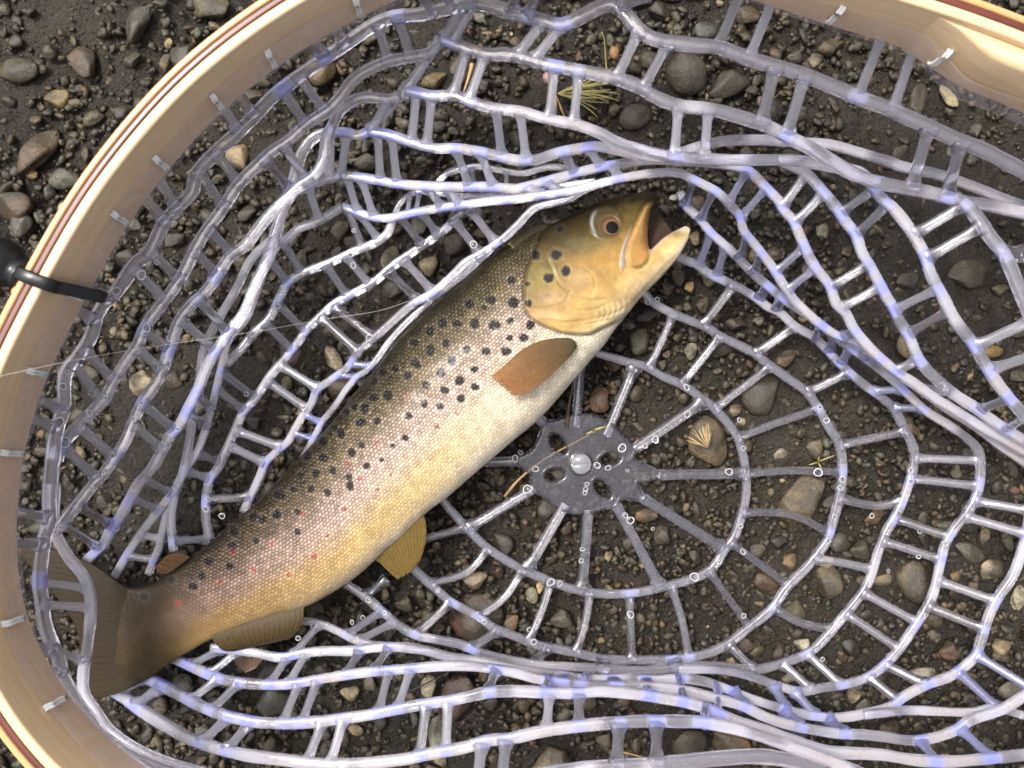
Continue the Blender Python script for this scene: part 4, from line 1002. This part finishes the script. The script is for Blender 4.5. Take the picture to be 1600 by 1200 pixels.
Vt, Qf, ins_, rim, PX, PY = gridsolid(X, Y, ins, nx, ny, top * k3, t_px * flat * k3, ZC)

# ---- colours (pigment, plus painted eyelid reflection): dark olive back, violet-grey flank, butter belly
def grad(x, xs_, cs):
    cs = np.array(cs); return np.stack([np.interp(x, xs_, cs[:, i]) for i in range(3)], -1)
vv = v + 0.018 * fbm(X.shape, 40, 11, 1.6)
body = grad(vv, [0, .065, .145, .25, .36, .49, .62, .76, .9, 1.0], [(.014, .012, .006), (.024, .020, .010), (.062, .051, .026), (.145, .120, .078), (.29, .245, .195), (.43, .365, .315), (.55, .455, .345), (.64, .52, .31), (.72, .62, .42), (.80, .76, .66)])
tailc = grad(vv, [0, .12, .34, .60, .84, 1.0], [(.012, .009, .005), (.036, .025, .014), (.110, .078, .060), (.185, .132, .100), (.27, .185, .090), (.33, .24, .11)])
wt = sstep(.48, .88, s)[..., None]
col = body * (1 - wt) + tailc * wt
end = sstep(.86, .97, s)[..., None]; col = col * (1 - end) + np.array((.040, .0255, .0095)) * end
yel = .75 * (np.exp(-(((s - .62) / .14) ** 2)) * np.exp(-(((vv - .82) / .16) ** 2)))[..., None]; col = col * (1 - .4 * yel) + np.array((.64, .44, .14)) * .4 * yel
crm = (sstep(.52, .30, s) * sstep(.50, .78, vv))[..., None] * .85; col = col * (1 - crm) + np.array((.78, .735, .62)) * crm
pink = (np.exp(-(((s - .55) / .25) ** 2)) * np.exp(-(((vv - .52) / .13) ** 2)))[..., None] * .35; col = col * (1 - pink) + np.array((.54, .40, .39)) * pink
blot = sstep(.3, 1.5, fbm(X.shape, 36, 17, 1.7))[..., None] * np.exp(-(((vv - .3) / .2) ** 2))[..., None] * .35; col = col * (1 - blot * .6)
# head
hv = grad(vv, [0, .1, .22, .36, .5, .66, .8, .92, 1.0], [(.020, .016, .007), (.036, .028, .012), (.085, .062, .023), (.19, .142, .058), (.37, .265, .115), (.52, .375, .175), (.60, .47, .25), (.70, .62, .44), (.78, .75, .66)])
gx = np.exp(-(((X - 845) / 26) ** 2 + ((Y - 440) / 34) ** 2))[..., None]; hv = hv * (1 - .75 * gx) + np.array((.26, .23, .085)) * .75 * gx
gp = np.exp(-(((X - 862) / 26) ** 2 + ((Y - 466) / 14) ** 2))[..., None]; hv = hv * (1 - .7 * gp) + np.array((.56, .42, .29)) * .7 * gp
gq = np.exp(-(((X - 905) / 18) ** 2 + ((Y - 438) / 20) ** 2))[..., None]; hv = hv * (1 - .6 * gq) + np.array((.50, .38, .24)) * .6 * gq
gc = np.exp(-(((X - 858) / 30) ** 2 + ((Y - 493) / 9) ** 2))[..., None]; hv = hv * (1 - .75 * gc) + np.array((.72, .55, .36)) * .75 * gc
go = np.exp(-(((X - 925) / 40) ** 2 + ((Y - 405) / 14) ** 2))[..., None]; hv = hv * (1 - .55 * go) + np.array((.56, .33, .12)) * .5 * go
gg = np.exp(-(((X - 905) / 32) ** 2 + ((Y - 385) / 16) ** 2))[..., None]; hv = hv * (1 - .5 * gg) + np.array((.17, .165, .09)) * .5 * gg
for d_, wd, c, a in ((d_pre, 3, (.36, .32, .15), .5), (d_sub, 2, (.36, .26, .12), .4), (d_gul, 2.2, (.36, .25, .10), .35)):
    m = (np.exp(-(d_ / wd) ** 2) * a)[..., None]; hv = hv * (1 - m) + np.array(c) * m
m = sstep(-1, 3, sm)[..., None]; mc = grad((Y - 315) / 105, [0, .4, .8, 1], [(.30, .21, .09), (.46, .31, .15), (.55, .34, .15), (.52, .36, .18)]); hv = hv * (1 - m) + mc * m
m = sstep(-.5, 2.5, ss)[..., None]; hv = hv * (1 - m) + np.array((.42, .38, .40)) * m
m = (np.exp(-((rE - 25) / 4.0) ** 2) * sstep(936, 928, X) * sstep(322, 330, Y) * sstep(376, 366, Y))[..., None]; 
ob = sstep(27, 23, rE)[..., None]; hv = hv * (1 - ob) + np.array((.075, .066, .036)) * ob
cres = (np.exp(-((np.hypot(X - 948, Y - 347) - 23.5) / 2.4) ** 2) * sstep(938, 926, X + np.abs(Y - 343) * .15))[..., None]; hv = hv * (1 - .85 * cres) + np.array((.46, .50, .52)) * .85 * cres  # reflection on the eyelid edge painted as a pale crescent
ib = (np.exp(-((re2 - 15.5) / 4.0) ** 2) * .5)[..., None]; hv = hv * (1 - ib) + np.array((.20, .115, .055)) * ib
lj = polydist(X, Y, catmull(pts('1016,391 1024,384 1036,373 1048,365 1062,358 1074,354'), 3))[0]
m = (np.exp(-(lj / 4.5) ** 2) * (Y > 350) * (X > 1012))[..., None]; hv = hv * (1 - m) + np.array((.60, .50, .46)) * m
m = (np.exp(-(((X - 1058) / 18) ** 2 + ((Y - 366) / 7) ** 2)))[..., None] * .7; hv = hv * (1 - m) + np.array((.12, .12, .045)) * m
hn1 = fbm(X.shape, 14, 41, 1.4); hn2 = fbm(X.shape, 40, 43, 1.6)
hv = hv * (1 + .05 * hn1 + .05 * hn2)[..., None]
om = (sstep(.2, 1.6, hn2) * .22 * sstep(1.0, .5, vv))[..., None]; hv = hv * (1 - om) + np.array((.17, .155, .07)) * om
hv = hv * np.stack([np.interp(vv, [0, .5, .8, 1], [.72, .86, .95, 1])] * 3, -1) * np.array((1.03, .97, .86))
hm = sstep(-1.5, 2.5, sg)[..., None]
col = col * (1 - hm) + hv * hm
gap = np.exp(-(sg + 1.5) ** 2 / 5.0)[..., None]; col = col * (1 - .6 * gap)     # darker line along the rear edge of the gill cover
# spots
BLK = [(530 + a / 2.963, 400 + b / 2.963, r_) for a, b, r_ in [(798,115,7),(705,205,7),(808,215,7.5),(602,222,6),(672,240,4),(790,300,5.5),(883,320,6),(545,312,7),(628,312,7),(718,320,7.5),(478,312,6),(422,348,6.5),(855,378,6.5),(787,378,5),(348,402,5.5),(493,405,7),(423,435,7),(590,432,7),(680,442,6),(772,440,6.5),(520,482,6.5),(352,492,6.5),(365,508,5.5),(204,540,6),(258,524,5.5),(318,552,6.5),(470,538,6.5),(627,525,6),(402,598,6.5),(488,620,6.5),(558,576,6.5),(628,607,5.5),(563,660,5.5),(163,580,4.5),(163,657,6.5),(228,645,7),(117,708,6.5),(100,772,6.5),(177,765,5.5),(392,683,7),(467,697,6.5),(322,738,6.5),(70,700,4.5),(35,720,5),(10,827,6),(305,843,5),(58,910,6),(103,877,5.5),(128,973,6),(195,943,4.5),(50,1063,6.5),(247,878,4)]]
BLK += [(a / 2.963, 800 + b / 2.963, r_) for a, b, r_ in [(1175,25,6.5),(1285,10,6),(1085,90,6.5),(1378,92,5.5),(1185,132,6),(1075,160,6.5),(965,228,6.5),(1062,252,6),(935,295,6),(795,315,5),(895,345,6.5),(665,390,5.5),(550,403,5)]]
BLK += [(838,399,6),(869,398,7),(884,424,6.2),(857,434,8),(824,444,4.5),(826,474,4.5),(875,358,4),(570,637,6),(554,636,6),(564,660,5.5),(590,657,6),(532,677,6),(505,690,6),(522,668,5.5),(480,712,5.5),(505,716,6),(470,742,6),(494,740,5.5),(520,735,5),(437,773,6.5),(458,765,5),(486,764,6),(512,770,5.5),(432,805,6),(465,800,5.5),(410,812,5.5),(545,745,5)]
REDS = [(682.5,667.6,4),(636,619,3.5),(589,692,4.5),(543,724,4),(590,765,4),(538,795,4.5),(561,747,3.5),(491,869,4.5),(396.5,890.5,4.5),(452,898,4),(343,910,4.5),(511,837,3.5),(278,943,4),(474,802,4),(714,646,3),(610,742,3),(365,862,3.5),(425,850,3.5)]
rn = fbm(X.shape, 5, 31, 1.2)
def spot(x, y, r_, c, a, soft=1.6, halo=None):
    global col
    x0, x1 = np.searchsorted(xs, [x - 24, x + 24]); y0, y1 = np.searchsorted(ys, [y - 24, y + 24])
    sl_ = (slice(y0, y1), slice(x0, x1))
    ex = 1 + .10 * math.sin(x * 12.9 + y * 7.1); r_ = 1.06 * r_ * (1 + .14 * math.sin(x * 3.7 + y * 5.3))
    rr = np.hypot((X[sl_] - x) * ex, (Y[sl_] - y) / ex) + rn[sl_] * .75
    if halo is not None:
        hm_ = (np.exp(-((rr - r_ * 1.35) / 3.2) ** 2) * halo)[..., None]; col[sl_] = col[sl_] * (1 - hm_) + np.clip(col[sl_] * 1.5 + .05, 0, .75) * hm_
    m_ = (sstep(r_ + soft, r_ - soft, rr) * a)[..., None]; col[sl_] = col[sl_] * (1 - m_) + np.array(c) * m_
for x, y, r_ in BLK: spot(x, y, r_ * 1.0, (.008, .007, .008), .97, halo=.28)
for x, y, r_ in REDS: spot(x, y, r_ * .9, (.30, .040, .036), .68, 1.6, halo=.25)
lum = col.mean(-1, keepdims=True); col = lum + (col - lum) * 1.12
col = np.clip(col * np.array((.94, .905, .88)), 0.003, 0.85)
# scale relief: none on the head, strongest on the back and flank
amt = (1 - sstep(-4, 2, sg)) * np.interp(v, [0, .06, .2, .5, .75, .95, 1], [.5, .9, 1, .75, .48, .25, .08]) * (1 - sstep(.82, .95, s))
signed = (v - .5) * (dD + dV)
A3 = np.stack([arc, signed, amt], -1)
cF = np.r_[col[ins], col[rim], col[ins]]; aF = np.r_[A3[ins], A3[rim], A3[ins] * (1, 1, 0.3)]
me = mesh_np('trout', Vt, quads=Qf); me.materials.append(M_FISH); setcol(me, 'Col', cF); setvec(me, 'sw', aF)
TROUT = link('trout', me)
tag(TROUT, 'spotted brown trout with open mouth and butter yellow belly lying in the clear net', 'fish')
def fz(px, py):
    j = int(np.clip(round((px - xs[0]) / st), 0, len(xs) - 1)); i = int(np.clip(round((py - ys[0]) / st), 0, len(ys) - 1))
    return ZC + top[i, j] * k3 if ins[i, j] else ZC

def fin(name, A, B, z0, z1, c0, c1, rays=14, th=0.0007, bow=0.0, fork=0.0, tipn=0.03, edge=None, nu=36, label=None, zlift=None, thb=None):
    rr = np.random.default_rng(len(name) * 13 + rays)
    nv = rays * 5 + 1
    a = resample(pts(A), nu); b = resample(pts(B), nu)
    u = np.linspace(0, 1, nu); vv_ = np.linspace(0, 1, nv)
    tip = 1 - fork * (1 - np.abs(2 * vv_ - 1) ** 1.3) + tipn * np.convolve(rr.standard_normal(nv + 8), np.ones(4) / 4, 'same')[4:4 + nv] - tipn * .6 * (np.abs(np.sin(vv_ * rays * math.pi)) < .3)
    tip[[0, -1]] = 1
    G = np.zeros((nu, nv, 3)); C = np.zeros((nu, nv, 3))
    c0 = np.array(c0); c1 = np.array(c1)
    for j in range(nv):
        uj = u * np.clip(tip[j], .3, 1.08)
        pa = np.stack([np.interp(uj, u, a[:, k]) for k in (0, 1)], 1); pb = np.stack([np.interp(uj, u, b[:, k]) for k in (0, 1)], 1)
        pp = pa * (1 - vv_[j]) + pb * vv_[j]
        zz = z0 + (z1 - z0) * uj + bow * np.sin(math.pi * uj) + bow * .6 * math.sin(math.pi * vv_[j])
        ridge = 0.5 + 0.5 * math.cos(2 * math.pi * rays * vv_[j])
        rdg = ridge * (0.35 + 0.65 * uj)
        zz = zz + ((.00006 if name == 'tail_fin' else .00015) * rdg + 0.0006 * math.sin(vv_[j] * 5 + 1) * uj)
        G[:, j] = np.stack([(pp[:, 0] - 800) * (H - zz) / F, -(pp[:, 1] - 600) * (H - zz) / F, zz], 1)
        cc = c0 * (1 - uj[:, None]) + c1 * uj[:, None]
        cc = cc * ((0.92 + 0.16 * rdg[:, None]) if name == 'tail_fin' else (0.74 + 0.62 * rdg[:, None] ** 2)) * (1 + .05 * rr.standard_normal((1, 1)))
        if edge is not None:
            em = (sstep(.93, 1.0, u) * .9)[:, None]; cc = cc * (1 - em) + np.array(edge) * em
        C[:, j] = cc
    thk = np.interp(u, [0, .3, 1], [thb or th * 2.2, th * 1.3, th * .6])[:, None]
    Bt = G.copy(); Bt[..., 2] -= thk
    n = nu * nv; i = np.arange(n).reshape(nu, nv)
    q = np.stack([i[:-1, :-1], i[1:, :-1], i[1:, 1:], i[:-1, 1:]], -1).reshape(-1, 4)
    Qs = [q, q[:, ::-1] + n]
    for e in (i[0, :], i[-1, ::-1], i[::-1, 0], i[:, -1]):
        Qs.append(np.stack([e[:-1], e[:-1] + n, e[1:] + n, e[1:]], -1)[:, ::-1])
    me = mesh_np(name, np.r_[G.reshape(-1, 3), Bt.reshape(-1, 3)], quads=np.concatenate(Qs))
    setcol(me, 'Col', np.clip(np.r_[C.reshape(-1, 3), C.reshape(-1, 3)], .004, .9))
    o = link(name, me, M_FIN, TROUT)
    if label: o['label'] = label
    return o
fin('pectoral_fin', '899,533 888,528 862,529 838,535 812,549 790,569 767,588', '901,543 890,558 872,576 852,594 836,606 818,616 800,618', fz(890, 545) + .0008, fz(790, 600) + .0045, (.095, .078, .040), (.27, .118, .038), 17, bow=.002, tipn=.05, label='translucent amber pectoral fin spread on the flank')
fin('pelvic_fin', '652,796 662,806 666,825 664,850 657,874 645,892', '596,846 588,858 584,872 594,880 606,892 622,906', ZC + .004, ZC - .006, (.19, .125, .036), (.20, .13, .032), 15, bow=.0015, tipn=.04, label='golden pelvic fin folded below the belly')
fin('anal_fin', '480,940 475,952 474,968 466,985 452,999', '338,986 331,995 338,1008 350,1017 366,1018', ZC + .003, ZC + .002, (.085, .056, .016), (.045, .028, .009), 17, bow=.002, tipn=.03, fork=.0, edge=(.09, .06, .03), label='brown anal fin with a pale front edge')
fin('fin_tip', '414,1010 412,1028 400,1044', '362,1016 368,1036 384,1052', .024, .016, (.15, .09, .05), (.26, .16, .11), 6, tipn=.04, edge=(.6, .55, .48), label='white edged tip of the lower pelvic fin showing below the anal fin')
fin('adipose_fin', '297,871 284,866 270,865 258,869', '264,896 254,897 246,894 243,886', ZC + .003, ZC + .005, (.085, .05, .022), (.12, .06, .025), 4, tipn=.02, label='small fleshy adipose fin')
fin('dorsal_fin', '856,350 838,353 818,360 803,368 793,382', '860,358 842,363 824,371 812,380 803,390', ZC + .004, ZC + .008, (.030, .025, .011), (.045, .036, .016), 7, tipn=.03, edge=(.22, .19, .08), label='dark dorsal fin folded against the back')
fin('tail_fin', '215,930 186,912 150,886 104,866 56,854 14,852', '236,1040 222,1060 200,1076 176,1086 142,1092', ZC + .0008, ZC + .0005, (.025, .0155, .0056), (.030, .019, .0068), 26, th=.0012, bow=.0004, fork=.22, tipn=.015, thb=.002, nu=60, label='broad dark olive tail fin partly under the net')
# eye
def eye():
    m = 40; V = []; C = []
    gxp = (fz(EYE[0] + 22, EYE[1]) - fz(EYE[0] - 22, EYE[1])) / 44; gyp = (fz(EYE[0], EYE[1] + 22) - fz(EYE[0], EYE[1] - 22)) / 44
    z = (fz(EYE[0] + 22, EYE[1]) + fz(EYE[0] - 22, EYE[1]) + fz(EYE[0], EYE[1] + 22) + fz(EYE[0], EYE[1] - 22)) / 4 - .0003
    rp = [0, 3, 6, 9.2, 9.8, 10.5, 11.5, 12.6, 13.6, 15.5, 17]
    cs = [(.004, .004, .005)] * 4 + [(.006, .005, .005), (.22, .12, .04), (.17, .075, .028), (.12, .055, .024), (.08, .048, .024), (.055, .045, .025), (.06, .05, .027)]
    for r_, c in zip(rp, cs):
        for k in range(m):
            a = 2 * math.pi * k / m
            x = EYE[0] + (3.0 if r_ < 10 else 3.0 * max(0, (17 - r_) / 7)) + r_ * math.cos(a); y = EYE[1] + (2.5 if r_ < 10 else 2.5 * max(0, (17 - r_) / 7)) + r_ * .98 * math.sin(a)
            zz = z + gxp * (x - EYE[0]) + gyp * (y - EYE[1]) + .0014 * math.sqrt(max(0, 1 - (r_ / 17.6) ** 2)) + (-.0012 if r_ >= 16.9 else 0)
            V.append(P(x, y, zz)); C.append(c)
    n = len(rp); Q = [(i * m + k, (i + 1) * m + k, (i + 1) * m + (k + 1) % m, i * m + (k + 1) % m) for i in range(n - 1) for k in range(m)]
    me = mesh_np('eye', V, quads=Q); setcol(me, 'Col', C); return me
# sheet added between the jaws, the mouth's shade put into its dark colour
def shade_web():
    a = resample(pts('1024,326 1018,342 1015,360 1014,376 1016,388'), 14); c = resample(pts('1052,364 1042,370 1032,377 1024,383 1017,389'), 14)
    V = []; nu = 9
    for i in range(14):
        for j in range(nu):
            t_ = j / (nu - 1); x = a[i, 0] * (1 - t_) + c[i, 0] * t_; y = a[i, 1] * (1 - t_) + c[i, 1] * t_
            V.append(P(x, y, ZC - .003 - .010 * math.sin(math.pi * t_) * (1 - i / 16)))
    me = mesh_np('shade_web', V, quads=gridquads(14, nu)); setcol(me, 'Col', np.tile((.06, .036, .026), (len(V), 1))); return me
o = link('mouth_shade', shade_web(), M_FIN, TROUT); o['label'] = 'inside of the open mouth, painted dark for its shade'
o = link('eye', eye(), M_EYE, TROUT); o['label'] = 'black pupil ringed with copper'

# ------------------------------------------------------------------ small things
def strand(name, s, zs, wpx, mat, taper=.35, parent=None):
    a = np.array(pts(s)); z = np.interp(np.linspace(0, 1, len(a)), np.linspace(0, 1, len(zs)), zs)
    q = catmull(np.c_[a, z], 4.0); n = len(q)
    rad = wpx * .5 * (H - q[:, 2]) / F * np.linspace(1, taper, n)
    V, Q, T = tube(np.array([P(*v) for v in q]), rad, 6, .8)
    return mesh_np(name, V, quads=Q, tris=T)
o = link('straw_stalk', strand('straw', '788,776 812,748 850,718 900,690 948,664', [.0035, .0018, .0018, .003], 5, M_STRAW), M_STRAW); tag(o, 'dry tan straw stalk lying under the clear hub of the net', 'straw')
o = link('twig', strand('twig', '886,668 888,640 893,610 897,590', [.006, .008, .010], 7, M_STRAW), mat_plain('dark_twig', (.10, .055, .03), .6)); tag(o, 'short brown twig beside the belly above the hub', 'twig')
o = link('fishing_line', strand('line', '-20,592 120,562 250,540 400,518 500,500 590,486 640,470', [.128, .12, .09, .07, .05, .045, .04], 0.6, M_LINE, 1.0), M_LINE); tag(o, 'thin clear fishing line stretched over the left netting', 'fishing line')
o = link('twig', strand('twig', '640,1080 670,1066 700,1050 722,1036', [.008, .009, .008], 3, M_STRAW), mat_plain('black_twig', (.03, .022, .016), .6)); tag(o, 'thin black twig lying over the pale wedge stone at the bottom', 'twig')
o = link('straw_stalk', strand('straw', '958,1172 985,1178 1012,1186', [.006, .006], 3.5, M_STRAW), M_STRAW); tag(o, 'short straw bit at the bottom edge below the net', 'straw')
o = link('straw_stalk', strand('straw', '738,100 732,122 724,146', [.005, .007, .006], 7, M_STRAW), M_STRAW); tag(o, 'orange brown stem between two top net rungs', 'straw')
# rooty grass tuft near the top
def tuft(base, blades, z, wpx, spread, seed, mat):
    r = np.random.default_rng(seed); VV = []; QQ = []; TT = []; off = 0
    for (ang, L, bend) in blades:
        a = R(ang); x, y = base; p = []
        for k in range(7):
            t = k / 6; aa = a + R(bend) * t
            p.append((x, y)); x += math.cos(aa) * L / 6; y += math.sin(aa) * L / 6
        q = catmull(np.c_[np.array(p), z + np.sin(np.linspace(0, 2.6, 7)) * .006 * r.uniform(.4, 1)], 3)
        V, Q, T = tube(np.array([P(*v) for v in q]), wpx * .5 * H / F * np.linspace(1, .4, len(q)), 5, .7)
        VV.append(V); QQ.append(Q + off); TT.append(np.array(T) + off); off += len(V)
    return mesh_np('tuft', np.concatenate(VV), quads=np.concatenate(QQ), tris=np.concatenate(TT))
r = np.random.default_rng(4)
G = empty('grass_tuft', P(880, 150, 0)); tag(G, 'uprooted yellow green grass tuft with pale roots behind the upper netting', 'grass tuft')
def gchild(name, me, mat):
    o = child(name, me, mat, G); return o
gchild('blades', tuft((872, 146), [(r.uniform(-28, 22), r.uniform(45, 100), r.uniform(-30, 30)) for _ in range(26)], .004, 3.2, 0, 5, M_GRASS), M_GRASS)
gchild('roots', tuft((868, 148), [(r.uniform(60, 140), r.uniform(22, 62), r.uniform(-30, 30)) for _ in range(16)], .004, 2.4, 0, 6, M_STRAW), M_STRAW)
gchild('stem', strand('stem', '948,112 946,85 944,62 940,50', [.004, .010, .012], 3, M_GRASS), M_GRASS)
v = rock(IV2, 77, 4, .8, .95) * (9 * H / F, 12 * H / F, 7 * H / F) + np.array(P(856, 120, .009)); gchild('seed_bulb', mesh_np('bulb', v, tris=IF2), mat_plain('pink_bulb', (.32, .20, .17), .4))
v = rock(IV2, 78, 6, .7, .95) * (8 * H / F, 11 * H / F, 6 * H / F) + np.array(P(960, 82, .007)); gchild('seed_head', mesh_np('seed_head', v, tris=IF2), mat_plain('brown_seed', (.26, .14, .05), .6))
o = link('straw_fan', tuft((1106, 700), [(r.uniform(-165, -75), r.uniform(22, 38), r.uniform(-12, 12)) for _ in range(26)], .0112, 1.8, 0, 8, M_STRAW), mat_plain('pale_straw', (.55, .40, .20), .55)); tag(o, 'fan of pale straw fibres stuck on the brown stone right of the hub', 'straw fibres')
o = link('grass_sprig', tuft((1278, 722), [(-25, 30, 10), (160, 16, 10), (60, 12, 0), (-80, 10, 20)], .004, 2.6, 0, 9, M_GRASS), M_GRASS); tag(o, 'tiny yellow green sprig between right net spokes', 'grass')
o = link('grass_sprig', tuft((928, 672), [(-20, 22, 10), (150, 14, 10)], .007, 4, 0, 9, M_GRASS), M_GRASS); tag(o, 'tiny yellow green leaf at the tip of the straw by the hub', 'grass')
# water drops clinging to the cords
dm = []
M_RIM_GLINT = mat_plain('drop_rim_glint', (.86, .86, .9), .08, .05, 300, .35)
for k in range(4):
    v = IV2.copy(); v[:, 2] *= .5; v *= 1 + .06 * np.sin(v @ np.array((2.1 + k, 1.3, .7)))[:, None]
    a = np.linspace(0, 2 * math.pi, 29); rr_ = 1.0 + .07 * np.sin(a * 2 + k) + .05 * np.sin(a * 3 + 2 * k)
    V, Q, T = tube(np.stack([rr_ * np.cos(a), rr_ * np.sin(a) * (.8 + .08 * k), .18 + 0 * a], 1), .15, 6, 1.0, cap=False)  # pale ring added to paint the bright refracted outline of the drop
    nv_ = len(v)
    me = mesh_np('water_drop', np.r_[v * (1, .8 + .08 * k, 1), V], quads=Q + nv_, tris=IF2); me.materials.append(M_WATER); me.materials.append(M_RIM_GLINT)
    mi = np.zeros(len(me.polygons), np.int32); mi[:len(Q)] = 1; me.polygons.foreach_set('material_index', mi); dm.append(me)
DROPS = '182,455,8 222,430,8 232,514,7 245,410,4 270,333,5 107,582,4 98,604,6 145,614,6 140,644,6 166,622,4 93,660,9 102,692,9 170,707,6 165,738,6 145,764,4 187,828,5 82,831,7 28,803,6 322,795,5 347,806,5 268,765,4 330,780,4 435,480,5 220,630,4 208,655,5 280,672,4 470,634,5 573,525,5 556,505,4 395,522,5 385,615,4 740,382,6 553,360,4 552,415,5 548,401,4 432,474,4 805,716,6 813,707,4 837,733,5 824,764,7 933,727,6 950,731,5 972,700,7 915,764,4 917,756,4 914,770,4 1024,687,6 1008,697,4 1074,647,6 1074,606,5 1139,737,6 1278,738,7 1155,656,4 1165,700,4 1293,656,5 1283,634,4 1311,762,5 1304,807,4 1296,845,4 1316,748,5 860,911,7 875,909,5 985,960,6 1085,899,7 1125,878,5 1161,862,5 1160,823,4 985,813,6 977,805,5 910,858,4 908,876,4 1162,962,4 828,984,5 835,1000,5 750,970,4 756,972,4 684,922,4 575,937,5 588,945,3 602,958,4 550,972,4 567,965,4 490,985,5 466,997,4 1476,848,5 1435,870,4 1437,830,4 1362,806,4 1425,752,5 1420,735,5 1388,892,3 1312,967,5 1285,1030,4 1032,462,4 1008,477,4 1283,495,3 1160,737,3 980,735,3 1020,826,3 1041,400,3'
for i, d in enumerate(pts(DROPS)):
    x, y, r_ = d; z, dd, xa, ya = near_z(x, y)
    if dd < 16: x, y = x * .5 + xa * .5, y * .5 + ya * .5
    else: z = .0055 if abs(x - 908) < 130 else z
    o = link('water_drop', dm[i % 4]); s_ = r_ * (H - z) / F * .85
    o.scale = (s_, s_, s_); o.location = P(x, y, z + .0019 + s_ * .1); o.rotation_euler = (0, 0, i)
    tag(o, 'clear water drop clinging to the rubber mesh', 'water drop', 'water drops clinging to the net')
